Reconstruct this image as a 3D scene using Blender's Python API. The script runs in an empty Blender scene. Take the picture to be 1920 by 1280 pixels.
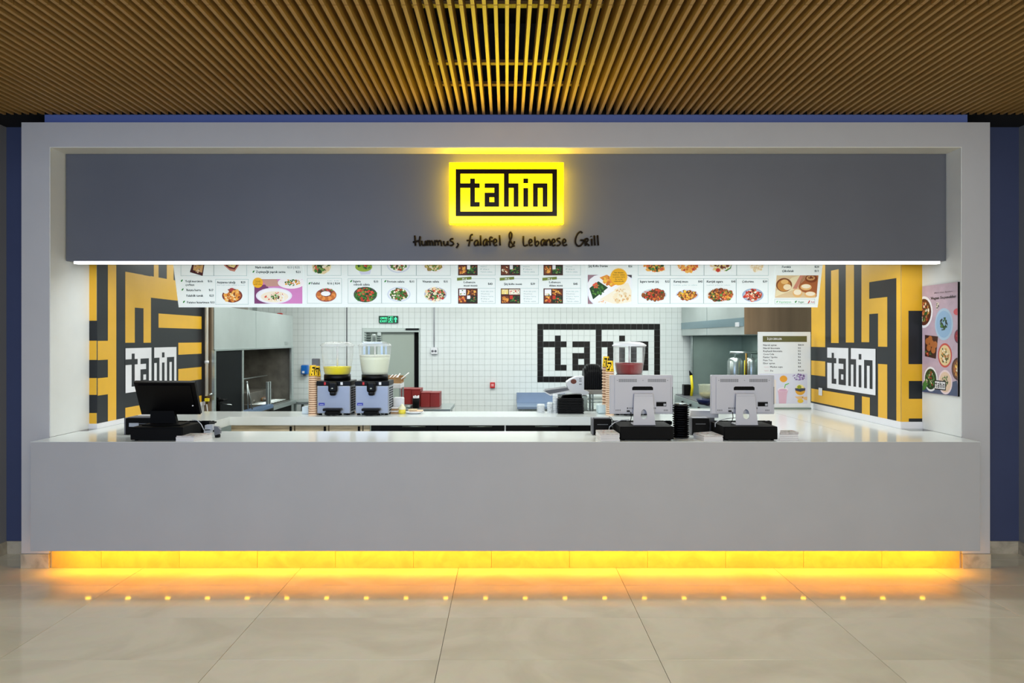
import bpy, bmesh, math, random, re
from mathutils import Vector, Matrix
C = bpy.context.scene.collection
PI = math.pi
# ------------------------------------------------------------------ camera
H, F, CX, CY = 1.8, 1370.0, 950.0, 634.0
cam = bpy.data.cameras.new('camera'); co = bpy.data.objects.new('camera', cam); C.objects.link(co)
co.location = (0, 0, H); co.rotation_euler = (PI/2, 0, 0)
cam.lens = 36*F/1920; cam.sensor_width = 36
cam.shift_x = (960-CX)/1920; cam.shift_y = -(640-CY)/1920
bpy.context.scene.camera = co
vs = bpy.context.scene.view_settings
vs.view_transform = 'Standard'; vs.look = 'None'; vs.gamma = 1; vs.use_curve_mapping = False; vs.exposure = 0
# ------------------------------------------------------------------ world and lights
w = bpy.data.worlds.new('world'); bpy.context.scene.world = w; w.use_nodes = True
w.node_tree.nodes['Background'].inputs[0].default_value = (0.62, 0.64, 0.70, 1)
w.node_tree.nodes['Background'].inputs[1].default_value = 0.13
def area(name, loc, rot, sx, sy, power, col):
    l = bpy.data.lights.new(name, 'AREA'); l.shape = 'RECTANGLE'; l.size = sx; l.size_y = sy
    l.energy = power; l.color = col
    o = bpy.data.objects.new(name, l); C.objects.link(o); o.location = loc; o.rotation_euler = rot
    return o
# daylight of the hall behind the camera: cool from the left, warm from the right
area('hall_light_cool', (-3.4, -5.5, 2.6), (math.radians(87), 0, math.radians(10)), 4, 3.2, 330, (0.44, 0.62, 1.0))
area('hall_light_warm', (3.4, -5.5, 2.6), (math.radians(87), 0, math.radians(-10)), 4, 3.2, 315, (1.0, 0.97, 0.84))
area('hall_downlight', (0, 1.4, 3.5), (0, 0, 0), 8.0, 1.6, 135, (1.0, 0.98, 0.90))
# added fill lights under the two hoods, brightening booth and grill bay
area('hood_fill', (3.5, 11.2, 1.83), (0, 0, 0), .4, 1.2, 7, (0.92, 1.0, 0.96))
area('hood_fill', (-3.8, 10.6, 1.58), (0, 0, 0), .3, 1.4, 2.5, (1.0, 0.95, 0.85))
# kitchen ceiling lights
for kx in (-2.4, 0.0, 2.4):
    area('kitchen_light', (kx, 10.9, 3.0), (0, 0, 0), 1.6, 0.9, 48, (0.96, 1.0, 0.97))
    area('kitchen_light', (kx, 8.6, 3.0), (0, 0, 0), 1.6, 0.9, 28, (0.96, 1.0, 0.97))
# linear light under the fascia
area('counter_light', (-0.02, 6.06, 2.40), (math.radians(18), 0, 0), 6.4, 0.12, 50, (0.95, 1.0, 1.0))

# ------------------------------------------------------------------ materials
def lin(c):
    return tuple(((x/255)/12.92 if x/255 <= 0.04045 else ((x/255+0.055)/1.055)**2.4) for x in c)
_M = {}
def mat(name, rgb, rough=0.5, metal=0.0, emit=0.0, ecol=None, noise=None, bump=0.0, trans=0.0, alpha=1.0, spec=0.5, coat=0.0, scale=8, stretch=(1,1,1)):
    if name in _M: return _M[name]
    m = bpy.data.materials.new(name); m.use_nodes = True; nt = m.node_tree; b = nt.nodes['Principled BSDF']
    c = lin(rgb); b.inputs['Base Color'].default_value = (*c, 1)
    b.inputs['Roughness'].default_value = rough; b.inputs['Metallic'].default_value = metal
    b.inputs['Specular IOR Level'].default_value = spec
    b.inputs['Transmission Weight'].default_value = trans; b.inputs['Alpha'].default_value = alpha
    b.inputs['Coat Weight'].default_value = coat; b.inputs['Coat Roughness'].default_value = 0.08
    if emit:
        b.inputs['Emission Color'].default_value = (*(lin(ecol) if ecol else c), 1)
        b.inputs['Emission Strength'].default_value = emit
    tc = nt.nodes.new('ShaderNodeTexCoord'); mp = nt.nodes.new('ShaderNodeMapping')
    mp.inputs['Scale'].default_value = stretch
    nt.links.new(tc.outputs['Object'], mp.inputs[0])
    nz = nt.nodes.new('ShaderNodeTexNoise'); nz.inputs['Scale'].default_value = scale; nz.inputs['Detail'].default_value = 6
    nt.links.new(mp.outputs[0], nz.inputs['Vector'])
    amt = noise if noise is not None else 0.04
    mx = nt.nodes.new('ShaderNodeMix'); mx.data_type = 'RGBA'; mx.blend_type = 'MULTIPLY'
    mx.inputs['Factor'].default_value = 1
    rp = nt.nodes.new('ShaderNodeValToRGB'); rp.color_ramp.elements[0].position = 0.3; rp.color_ramp.elements[1].position = 0.7
    rp.color_ramp.elements[0].color = (1-amt, 1-amt, 1-amt, 1); rp.color_ramp.elements[1].color = (1, 1, 1, 1)
    nt.links.new(nz.outputs['Fac'], rp.inputs[0])
    mx.inputs['A'].default_value = (*c, 1); nt.links.new(rp.outputs[0], mx.inputs['B'])
    nt.links.new(mx.outputs['Result'], b.inputs['Base Color'])
    if bump:
        bp = nt.nodes.new('ShaderNodeBump'); bp.inputs['Strength'].default_value = bump; bp.inputs['Distance'].default_value = 0.004
        nt.links.new(nz.outputs['Fac'], bp.inputs['Height']); nt.links.new(bp.outputs[0], b.inputs['Normal'])
    _M[name] = m
    return m
def pr(r, g, b, e=0.22):      # a printed colour on a back-lit menu
    return mat('print_%02x%02x%02x_%d' % (r, g, b, int(e*100)), (r, g, b), 0.45, emit=e)
def ink(r, g, b): return pr(r, g, b, 0)

WALLP = mat('painted_plaster', (192, 192, 194), 0.55, noise=0.03, bump=0.05, scale=5)
CREAM = mat('cream_plaster', (226, 224, 214), 0.6, noise=0.03, scale=4)
WHITEP = mat('white_plaster', (226, 229, 228), 0.6, noise=0.03, bump=0.1, scale=7)
GREYF = mat('slate_grey_paint', (96, 99, 108), 0.45, noise=0.05, scale=3)
NAVY = mat('navy_paint', (62, 72, 108), 0.6, noise=0.08, scale=3)
BLUEB = mat('blue_paint', (92, 112, 178), 0.6, noise=0.06, scale=3)
HALLG = mat('grey_hall_paint', (150, 150, 150), 0.5, noise=0.05, scale=2)
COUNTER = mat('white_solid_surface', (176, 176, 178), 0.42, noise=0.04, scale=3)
TOPM = mat('polished_white_solid_surface', (232, 238, 236), 0.13, noise=0.03, scale=3)
DARK = mat('ceiling_void_black', (10, 9, 9), 0.9)
WOOD = mat('slat_wood', (180, 140, 78), 0.5, noise=0.35, bump=0.1, scale=6, stretch=(30, 1.2, 30))
GROUT = mat('grout', (172, 182, 180), 0.8)
TILEW = mat('white_ceramic_tile', (222, 229, 227), 0.3, noise=0.03)
TILEB = mat('black_ceramic_tile', (12, 10, 9), 0.35, noise=0.1, spec=.25)
VBLACK = mat('charcoal_vinyl', (36, 39, 43), 0.36, noise=0.03, spec=.25)
VYEL = mat('amber_vinyl', (232, 178, 38), 0.35, noise=0.04)
VWHITE = mat('white_vinyl', (232, 232, 236), 0.4)
STEEL = mat('brushed_steel', (186, 196, 194), 0.28, metal=0.85, noise=0.15, bump=0.02, scale=5, stretch=(1, 1, 20))
STEELD = mat('soft_steel_panel', (196, 206, 204), 0.42, metal=0.55, noise=0.12, scale=2)
STEELBR = mat('steel_brown_reflection_tint', (150, 128, 104), 0.35, metal=0.7, noise=0.25, scale=2, stretch=(5, 1, 0.3))  # brown of a reflection put into the steel's base colour
BLACKP = mat('black_plastic', (6, 6, 8), 0.38, noise=0.2, spec=.18)
BLACKM = mat('matt_black', (7, 7, 8), 0.6, noise=0.2, spec=.12)
DGLASS = mat('dark_glass', (12, 15, 18), 0.45, spec=.06, noise=0.3, scale=2)
GREYP = mat('grey_plastic', (98, 100, 106), 0.45)
LGREYP = mat('light_grey_plastic', (176, 180, 188), 0.4)
SILVER = mat('silver_front', (158, 164, 176), 0.35, metal=0.4, noise=0.05)
WHITEPL = mat('white_plastic', (226, 228, 232), 0.35)
WHITEM = mat('white_monitor_shell', (196, 197, 206), 0.35, noise=0.02)
PAPER = mat('paper', (226, 224, 224), 0.7, noise=0.05)
BEIGE = mat('beige_paper_rim', (238, 205, 172), 0.6)
CUPY = mat('yellow_cup_print', (250, 205, 20), 0.45)
RED = mat('dark_red_box', (132, 16, 14), 0.45, noise=0.15)
BRED = mat('bright_red', (200, 24, 26), 0.4)
BLUE = mat('blue_plastic', (20, 105, 190), 0.35)
GREEN = mat('sign_green', (8, 52, 36), 0.4)
GLOWG = mat('sign_green_light', (70, 240, 170), 0.4, emit=0.55)
DOORG = mat('door_grey_green', (158, 170, 160), 0.45, noise=0.04, scale=2)
FRAMEG = mat('door_frame_paint', (188, 200, 196), 0.4)
WOODD = mat('worn_oak_door', (222, 206, 172), 0.5, noise=0.45, bump=0.1, scale=5, stretch=(1, 1, 9))
BROWN = mat('kraft_brown', (170, 130, 84), 0.6, noise=0.3, scale=20)
LEDW = mat('white_led', (255, 255, 255), 0.4, emit=1.1)
LEDY = mat('amber_led', (255, 205, 20), 0.4, emit=14, ecol=(255, 190, 0))
SIGNY = mat('lit_yellow_acrylic', (255, 226, 0), 0.12, emit=3.0, ecol=(255, 215, 5))
SIGNE = mat('lit_yellow_side', (255, 220, 0), 0.2, emit=15, ecol=(255, 205, 0))
SIGNK = mat('sign_black', (26, 14, 6), 0.2, spec=.2)
CLEAR = mat('clear_polycarbonate', (235, 240, 242), 0.08, alpha=0.11)
MILKY = mat('milky_lid', (235, 240, 242), 0.15, alpha=0.35)
CLEARG = mat('clear_glass', (220, 225, 200), 0.1, alpha=0.35)
def facing_alpha(m, lo, hi):
    nt = m.node_tree; lw = nt.nodes.new('ShaderNodeLayerWeight'); lw.inputs[0].default_value = .35
    mr = nt.nodes.new('ShaderNodeMapRange'); mr.inputs['To Min'].default_value = lo; mr.inputs['To Max'].default_value = hi
    nt.links.new(lw.outputs['Facing'], mr.inputs['Value']); nt.links.new(mr.outputs[0], nt.nodes['Principled BSDF'].inputs['Alpha'])
facing_alpha(CLEAR, .02, .55)
JUICEY = mat('lemonade', (232, 216, 0), 0.25)
JUICEW = mat('milky_drink', (228, 234, 212), 0.35, noise=0.04)
JUICER = mat('cherry_juice', (128, 0, 6), 0.2)
FROTH = mat('froth', (232, 236, 220), 0.7, noise=0.15, scale=30)
VALVE = mat('yellow_valve', (235, 215, 20), 0.4)
BRASS = mat('brass', (120, 92, 40), 0.35, metal=0.8)
GRIME = mat('scorched_steel', (122, 120, 112), 0.45, metal=0.3, noise=0.5, scale=6)

def marble(name, base, dark, rough, sc):
    m = bpy.data.materials.new(name); m.use_nodes = True; nt = m.node_tree; b = nt.nodes['Principled BSDF']
    tc = nt.nodes.new('ShaderNodeTexCoord'); oi = nt.nodes.new('ShaderNodeObjectInfo')
    ad = nt.nodes.new('ShaderNodeVectorMath'); ad.operation = 'MULTIPLY_ADD'
    cb = nt.nodes.new('ShaderNodeCombineXYZ'); nt.links.new(oi.outputs['Random'], cb.inputs[0]); nt.links.new(oi.outputs['Random'], cb.inputs[1])
    ad.inputs[1].default_value = (1, 1, 1)
    sc20 = nt.nodes.new('ShaderNodeVectorMath'); sc20.operation = 'SCALE'; sc20.inputs['Scale'].default_value = 23
    nt.links.new(cb.outputs[0], sc20.inputs[0])
    nt.links.new(tc.outputs['Object'], ad.inputs[0]); nt.links.new(sc20.outputs[0], ad.inputs[2])
    n1 = nt.nodes.new('ShaderNodeTexNoise'); n1.inputs['Scale'].default_value = sc; n1.inputs['Detail'].default_value = 9; n1.inputs['Distortion'].default_value = 1.6
    n2 = nt.nodes.new('ShaderNodeTexNoise'); n2.inputs['Scale'].default_value = sc*9; n2.inputs['Detail'].default_value = 8
    for n in (n1, n2): nt.links.new(ad.outputs[0], n.inputs['Vector'])
    r = nt.nodes.new('ShaderNodeValToRGB'); r.color_ramp.elements[0].position = 0.34; r.color_ramp.elements[1].position = 0.58
    r.color_ramp.elements[0].color = (*lin(dark), 1); r.color_ramp.elements[1].color = (*lin(base), 1)
    mx = nt.nodes.new('ShaderNodeMix'); mx.data_type = 'RGBA'; mx.blend_type = 'MULTIPLY'; mx.inputs['Factor'].default_value = 0.10
    nt.links.new(n1.outputs['Fac'], r.inputs[0]); nt.links.new(r.outputs[0], mx.inputs['A']); nt.links.new(n2.outputs['Color'], mx.inputs['B'])
    nt.links.new(mx.outputs['Result'], b.inputs['Base Color']); b.inputs['Roughness'].default_value = rough
    return m
MARBLE = marble('polished_beige_marble', (226, 218, 194), (212, 203, 178), 0.085, 1.3)
MARBLEB = marble('marble_skirting', (196, 186, 166), (168, 158, 140), 0.3, 6)
JOINT = mat('floor_joint', (70, 62, 50), 0.8)

# ------------------------------------------------------------------ mesh helpers
def P(px, py, Y): return Vector(((px-CX)*Y/F, Y, H-(py-CY)*Y/F))
def X(px, Y): return (px-CX)*Y/F
def Z(py, Y): return H-(py-CY)*Y/F
class MB:
    def __init__(s): s.v = []; s.f = []; s.m = []; s.sm = []; s.mats = []
    def mi(s, m):
        if m not in s.mats: s.mats.append(m)
        return s.mats.index(m)
    def add(s, vs, fs, m, smooth=False):
        o = len(s.v); s.v += [Vector(v) for v in vs]; i = s.mi(m)
        for f in fs: s.f.append([o+k for k in f]); s.m.append(i); s.sm.append(smooth)
        return s
    def box(s, x0, x1, y0, y1, z0, z1, m, b=0.0):
        if x0 > x1: x0, x1 = x1, x0
        if y0 > y1: y0, y1 = y1, y0
        if z0 > z1: z0, z1 = z1, z0
        if b <= 0:
            vs = [(x, y, z) for z in (z0, z1) for y in (y0, y1) for x in (x0, x1)]
            return s.add(vs, [(0,2,3,1),(4,5,7,6),(0,1,5,4),(2,6,7,3),(0,4,6,2),(1,3,7,5)], m)
        bm = bmesh.new(); bmesh.ops.create_cube(bm, size=1)
        for v in bm.verts: v.co = Vector(((x0+x1)/2+v.co.x*(x1-x0), (y0+y1)/2+v.co.y*(y1-y0), (z0+z1)/2+v.co.z*(z1-z0)))
        b = min(b, (x1-x0)*.45, (y1-y0)*.45, (z1-z0)*.45)
        bmesh.ops.bevel(bm, geom=bm.edges[:], offset=b, segments=2, profile=0.5, affect='EDGES')
        return s.bmadd(bm, m)
    def bmadd(s, bm, m, smooth=False):
        bm.verts.index_update()
        s.add([v.co.copy() for v in bm.verts], [[v.index for v in f.verts] for f in bm.faces], m, smooth); bm.free(); return s
    def prism(s, pts, d, m):                 # polygon in space pushed along vector d
        n = len(pts); d = Vector(d); a = [Vector(p) for p in pts]; vs = a+[p+d for p in a]
        fs = [list(range(n))[::-1], list(range(n, 2*n))]+[(i, (i+1) % n, n+(i+1) % n, n+i) for i in range(n)]
        return s.add(vs, fs, m)
    def tube(s, pts, r, m, seg=8, r1=None, smooth=True):
        pts = [Vector(p) for p in pts]; rings = []; n = len(pts)
        for i, p in enumerate(pts):
            d = (pts[min(i+1, n-1)]-pts[max(i-1, 0)]).normalized()
            up = Vector((0, 0, 1)) if abs(d.z) < .9 else Vector((0, 1, 0))
            a = d.cross(up).normalized(); b = d.cross(a)
            rr = r if r1 is None else r+(r1-r)*i/(n-1)
            rings.append([p+a*math.cos(2*PI*k/seg)*rr+b*math.sin(2*PI*k/seg)*rr for k in range(seg)])
        fs = [(i*seg+k, i*seg+(k+1) % seg, (i+1)*seg+(k+1) % seg, (i+1)*seg+k) for i in range(n-1) for k in range(seg)]
        s.add([v for g in rings for v in g], fs, m, smooth)
        s.add(rings[0], [list(range(seg))], m); s.add(rings[-1], [list(range(seg))[::-1]], m)
        return s
    def lathe(s, prof, c, m, seg=24, smooth=True, pick=None):
        c = Vector(c); vs = [c+Vector((r*math.cos(2*PI*k/seg), r*math.sin(2*PI*k/seg), z)) for r, z in prof for k in range(seg)]
        for i in range(len(prof)-1):
            for k in range(seg):
                s.add([vs[i*seg+k], vs[i*seg+(k+1) % seg], vs[(i+1)*seg+(k+1) % seg], vs[(i+1)*seg+k]], [(0, 1, 2, 3)], pick(i, k) if pick else m, smooth)
        return s
    def build(s, name, parent=None, loc=None):
        base = Vector(loc) if loc is not None else (parent_world(parent) if parent else Vector((0, 0, 0)))
        me = bpy.data.meshes.new(name); me.from_pydata([v-base for v in s.v], [], s.f)
        for m in s.mats: me.materials.append(m)
        me.polygons.foreach_set('material_index', s.m); me.polygons.foreach_set('use_smooth', s.sm)
        bm = bmesh.new(); bm.from_mesh(me); bmesh.ops.remove_doubles(bm, verts=bm.verts, dist=1e-6)
        bmesh.ops.recalc_face_normals(bm, faces=bm.faces); bm.to_mesh(me); bm.free(); me.update()
        o = bpy.data.objects.new(name, me); C.objects.link(o)
        if parent: o.parent = parent; o.location = base-parent_world(parent)
        else: o.location = base
        return o
def parent_world(o):
    v = Vector((0, 0, 0))
    while o: v += o.location; o = o.parent
    return v
def tag(o, label=None, cat=None, group=None, kind=None):
    if label: o['label'] = label
    if cat: o['category'] = cat
    if group: o['group'] = group
    if kind: o['kind'] = kind
    return o
def thing(name, loc, label, cat, group=None):
    o = bpy.data.objects.new(name, None); C.objects.link(o); o.location = loc; o.empty_display_size = .05
    return tag(o, label, cat, group)
def struct(name, mb, loc=None): return tag(mb.build(name, None, loc), kind='structure')
def one(name, mb, loc, label, cat, group=None): return tag(mb.build(name, None, loc), label, cat, group)
def copy_tree(o, off, parent=None):
    c = o.copy(); C.objects.link(c)
    if parent: c.parent = parent
    else: c.location = Vector(o.location)+Vector(off)
    for ch in list(o.children): copy_tree(ch, off, c)
    return c

# flat print on a plane
class Plane:
    def __init__(s, o, u, v):
        s.o = Vector(o); s.u = Vector(u).normalized(); s.v = Vector(v).normalized(); s.n = s.u.cross(s.v).normalized()
        if s.n.dot(Vector((0, 0, H))-s.o) < 0: s.n = -s.n
    def p(s, px, py, h=0.0):
        d = Vector(((px-CX)/F, 1, -(py-CY)/F)); c = Vector((0, 0, H))
        t = (s.o-c).dot(s.n)/d.dot(s.n); return c+d*t+s.n*h
_T = {}
def glyphs(txt):
    if txt in _T: return _T[txt]
    cu = bpy.data.curves.new('t', 'FONT'); cu.body = txt; cu.resolution_u = 1; cu.size = 1
    ob = bpy.data.objects.new('t', cu); C.objects.link(ob)
    me = bpy.data.meshes.new_from_object(ob.evaluated_get(bpy.context.evaluated_depsgraph_get()))
    vs = [v.co.copy() for v in me.vertices]; fs = [list(p.vertices) for p in me.polygons]
    bpy.data.objects.remove(ob); bpy.data.curves.remove(cu); bpy.data.meshes.remove(me)
    xs = [v.x for v in vs] or [0]; _T[txt] = (vs, fs, min(xs), max(xs)); return _T[txt]
def text(mb, pl, txt, x0, yb, x1, hpx, m, h=0.0016, bold=0):
    txt = re.sub(r't(?=\d)', '\u20ba', txt)
    vs, fs, a, b = glyphs(txt)
    p0 = pl.p(x0, yb, h); p1 = pl.p(x1, yb, h)
    u = (p1-p0)/(b-a); v = (pl.p(x0, yb-hpx, h)-p0)/0.70
    vn = pl.v*v.dot(pl.v)
    mb.add([p0+u*(q.x-a)+vn*q.y for q in vs], fs, m)
    if bold:
        mb.add([p0+pl.n*.0002+u.normalized()*bold+u*(q.x-a)+vn*q.y for q in vs], fs, m)
def poly(mb, pl, pts, m, h=0.001): mb.add([pl.p(x, y, h) for x, y in pts], [list(range(len(pts)))], m)
def rect(mb, pl, x0, y0, x1, y1, m, h=0.001): poly(mb, pl, [(x0, y0), (x1, y0), (x1, y1), (x0, y1)], m, h)
def ell(mb, pl, cx, cy, rx, ry, m, h=0.001, seg=28, ymin=None):
    pts = [(cx+rx*math.cos(2*PI*k/seg), cy+ry*math.sin(2*PI*k/seg)) for k in range(seg)]
    if ymin is not None: pts = [(x, max(y, ymin)) for x, y in pts]
    poly(mb, pl, pts, m, h)
def blobs(mb, pl, cx, cy, rx, ry, cols, n, rng, size=0.2, h0=0.002, ymin=None, box=False):
    for i in range(n):
        if box: x, y = cx+rng.uniform(-rx, rx), cy+rng.uniform(-ry, ry)
        else:
            a = rng.uniform(0, 2*PI); q = math.sqrt(rng.random()); x, y = cx+rx*q*math.cos(a), cy+ry*q*math.sin(a)
        s = size*rng.uniform(.5, 1.1)*min(rx, ry); t = rng.uniform(0, PI); e = rng.uniform(.45, 1)
        pts = []
        for k in range(6):
            g = 2*PI*k/6; rr = s*rng.uniform(.75, 1.1); xx, yy = rr*math.cos(g), rr*e*math.sin(g)
            px, py = x+xx*math.cos(t)-yy*math.sin(t), y+xx*math.sin(t)+yy*math.cos(t)
            if ymin is not None: py = max(py, ymin)
            pts.append((px, py))
        poly(mb, pl, pts, rng.choice(cols), h0+i*0.00004)

# logo grid: 21 x 10 cells
LOGO = set()
for c in range(21): LOGO |= {(c, 0), (c, 9)}
for r in range(10): LOGO |= {(0, r), (20, r)}
for r in range(2, 8): LOGO.add((3, r))
LOGO |= {(1, 3), (2, 3), (4, 3), (4, 7), (6, 3), (7, 3), (8, 3), (8, 4), (6, 5), (7, 5), (8, 5), (6, 6), (8, 6), (6, 7), (7, 7), (8, 7)}
for r in range(0, 8): LOGO.add((10, r))
for r in range(3, 8): LOGO |= {(12, r), (16, r), (18, r)}
LOGO |= {(11, 3), (14, 2), (17, 3)}
for r in range(4, 8): LOGO.add((14, r))
def logo_runs():                              # cells joined into rows and columns
    left = set(LOGO); out = []
    for c in range(21):
        r = 0
        while r < 10:
            if (c, r) in left:
                r2 = r
                while (c, r2+1) in left: r2 += 1
                if r2 > r: out.append((c, r, c, r2)); [left.discard((c, k)) for k in range(r, r2+1)]
                r = r2
            r += 1
    for r in range(10):
        c = 0
        while c < 21:
            if (c, r) in left:
                c2 = c
                while (c2+1, r) in left: c2 += 1
                out.append((c, r, c2, r)); c = c2
            c += 1
    return out
RUNS = logo_runs()

# ================================================================== STRUCTURE
YD, YF, YS, YN, YB = 5.722, 5.918, 6.262, 6.12, 12.51   # portal face, fascia, stub, niche wall, back wall
XL, XR = -3.583, 3.567; XPL, XPR = -3.80, 3.785; ZT, ZO = 3.49, 3.299
HC = 1.0248; YC = 5.474
# floor with marble tiles
fl = struct('floor', MB().box(-6.5, 6.5, -6, 13, -0.12, -0.004, JOINT))
TW, TD = 1.235, 0.6165
tile_me = None
y_edge = 1.8*F/463
for j in range(-13, 2):
    for i in range(-5, 5):
        x0 = -0.209*1.8+i*TW-0.0; y0 = y_edge+j*TD
        if y0 > 6.3: continue
        if tile_me is None:
            o = MB().box(0, TW-.003, 0, TD-.003, -0.012, 0, MARBLE, 0.0008).build('floor_tile', fl); tile_me = o.data
        else: o = bpy.data.objects.new('floor_tile', tile_me); C.objects.link(o); o.parent = fl
        o.location = (x0, y0, 0)
struct('wall_front', MB().box(XPL, XL, YD, YS, 0.115, ZT, WALLP).box(XR, XPR, YD, YS, 0.115, ZT, WALLP)
       .box(XL, XR, YD, YS, ZO, ZT, WALLP))
# white plaster lining of the reveal (jambs and soffit)
struct('trim_1', MB().box(XL, XL+.006, YD+.004, YS, HC+.002, ZO-.006, WHITEP).box(XR-.006, XR, YD+.004, YS, HC+.002, ZO-.006, WHITEP)
       .box(XL, XR, YD+.004, YS, ZO-.006, ZO, CREAM))
struct('baseboard_left', MB().box(XPL-.004, XL, YD-.006, YD+.3, 0, .112, MARBLEB, .002))
struct('baseboard_right', MB().box(XR, XPR+.004, YD-.006, YD+.3, 0, .112, MARBLEB, .002))
struct('wall_niche_left', MB().box(-4.19, XPL, YN, YN+.15, 0.0, 3.7, NAVY))
struct('wall_niche_right', MB().box(XPR, 4.29, YN, YN+.15, 0.0, 3.7, NAVY))
struct('baseboard_niche_left', MB().box(-4.19, XPL, YN-.015, YN, 0, .104, MARBLEB))
struct('baseboard_niche_right', MB().box(XPR, 4.29, YN-.015, YN, 0, .104, MARBLEB))
struct('wall_left', MB().box(-4.4, -4.19, 1.0, 6.3, 0, 4.3, HALLG))
struct('wall_right', MB().box(4.29, 4.5, 1.0, 6.3, 0, 4.3, HALLG))
struct('baseboard_hall_left', MB().box(-4.19, -4.175, 1.0, YN-.02, 0, .104, MARBLEB))
struct('baseboard_hall_right', MB().box(4.275, 4.29, 1.0, YN-.02, 0, .104, MARBLEB))
ZS = 3.562
struct('wall_bulkhead', MB().box(-3.65, 3.64, YD+.05, YS, ZT, ZS+.004, BLUEB).box(-4.19, 4.29, YD+.06, YS, ZS+.005, 4.29, DARK))
# slatted ceiling
ZS = 3.562
ce = struct('ceiling', MB().box(-6.5, 6.5, -6, 6.3, 4.3, 4.4, DARK).box(-6.5, 6.5, 6.15, 6.3, 3.72, 4.3, DARK))
sl = {}
pitch = 0.0609
for seg_i, (a, b) in enumerate(((3.868, 5.76), (0.9, 3.862))):
    me = None
    for k in range(-70, 71):
        x = k*pitch+.002
        if me is None: o = MB().box(-.0105, .0105, a, b, 0, .115, WOOD, .001).build('slat', ce); me = o.data
        else: o = bpy.data.objects.new('slat', me); C.objects.link(o); o.parent = ce
        o.location = (x, 0, ZS)
for yy, ww in ((4.13, .05), (5.0, .05), (5.42, .05), (3.2, .05), (2.2, .05)):
    b = MB().box(-4.18, 4.28, yy-ww/2, yy+ww/2, ZS+.115, ZS+.135, WOOD)
    for q in range(-6, 7): b.tube([(q*.7+.2, yy, ZS+.1135), (q*.7+.2, yy, ZS+.116)], .006, BLACKM, 8)
    b.build('cross_batten', ce)
# kitchen shell
struct('wall_kitchen_left', MB().box(-4.5, -4.35, 8.5, YB, 0, 3.2, TILEW))
struct('wall_kitchen_right', MB().box(4.05, 4.2, 8.1, YB, 0, 3.2, TILEW))
struct('ceiling_kitchen', MB().box(-4.5, 4.2, YS, YB+.1, 3.2, 3.3, CREAM))
wb = struct('wall_back', MB().box(-4.5, X(680, YB), YB, YB+.15, 0, 3.2, GROUT).box(X(787, YB), 4.2, YB, YB+.15, 0, 3.2, GROUT)
            .box(X(680, YB), X(787, YB), YB, YB+.15, Z(615, YB), 3.2, GROUT))
ts = 0.1; tx0 = X(1007.5, YB); tz0 = Z(607, YB); g = .0035
meW = meB = None; bulk = MB()
dx0, dx1, dz1 = X(680, YB), X(787, YB), Z(615, YB)
for r in range(-11, 18):
    for c in range(-49, 36):
        x0 = tx0+c*ts; z1 = tz0-r*ts
        lo, hi = x0, x0+ts
        if lo < -4.35 or hi > 4.05: continue
        segs = [(lo+g/2, hi-g/2, z1-ts+g/2, z1-g/2)]
        if hi > dx0 and lo < dx1 and z1-ts < dz1:
            if z1 > dz1+.02: segs = [(lo+g/2, hi-g/2, dz1+.002, z1-g/2)]
            else:
                segs = []
                if lo < dx0-.01: segs.append((lo+g/2, dx0-.002, z1-ts+g/2, z1-g/2))
                if hi > dx1+.01: segs.append((dx1+.002, hi-g/2, z1-ts+g/2, z1-g/2))
        if 0 <= r < 10 and -9 <= c <= 20:
            black = (c, r) in LOGO and c >= 0
            me = meB if black else meW
            if me is None:
                o = MB().box(g/2, ts-g/2, -.006, 0, g/2, ts-g/2, TILEB if black else TILEW).build('tile', wb); me = o.data
                if black: meB = me
                else: meW = me
            else: o = bpy.data.objects.new('tile', me); C.objects.link(o); o.parent = wb
            o.location = (x0, YB, z1-ts)
            if black: o['label'] = 'black tile of the lettering'
        else:
            for (a, b_, c_, d_) in segs: bulk.box(a, b_, YB-.006, YB, c_, d_, TILEW)
tag(bulk.build('tile_field', wb), kind='stuff')

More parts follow.
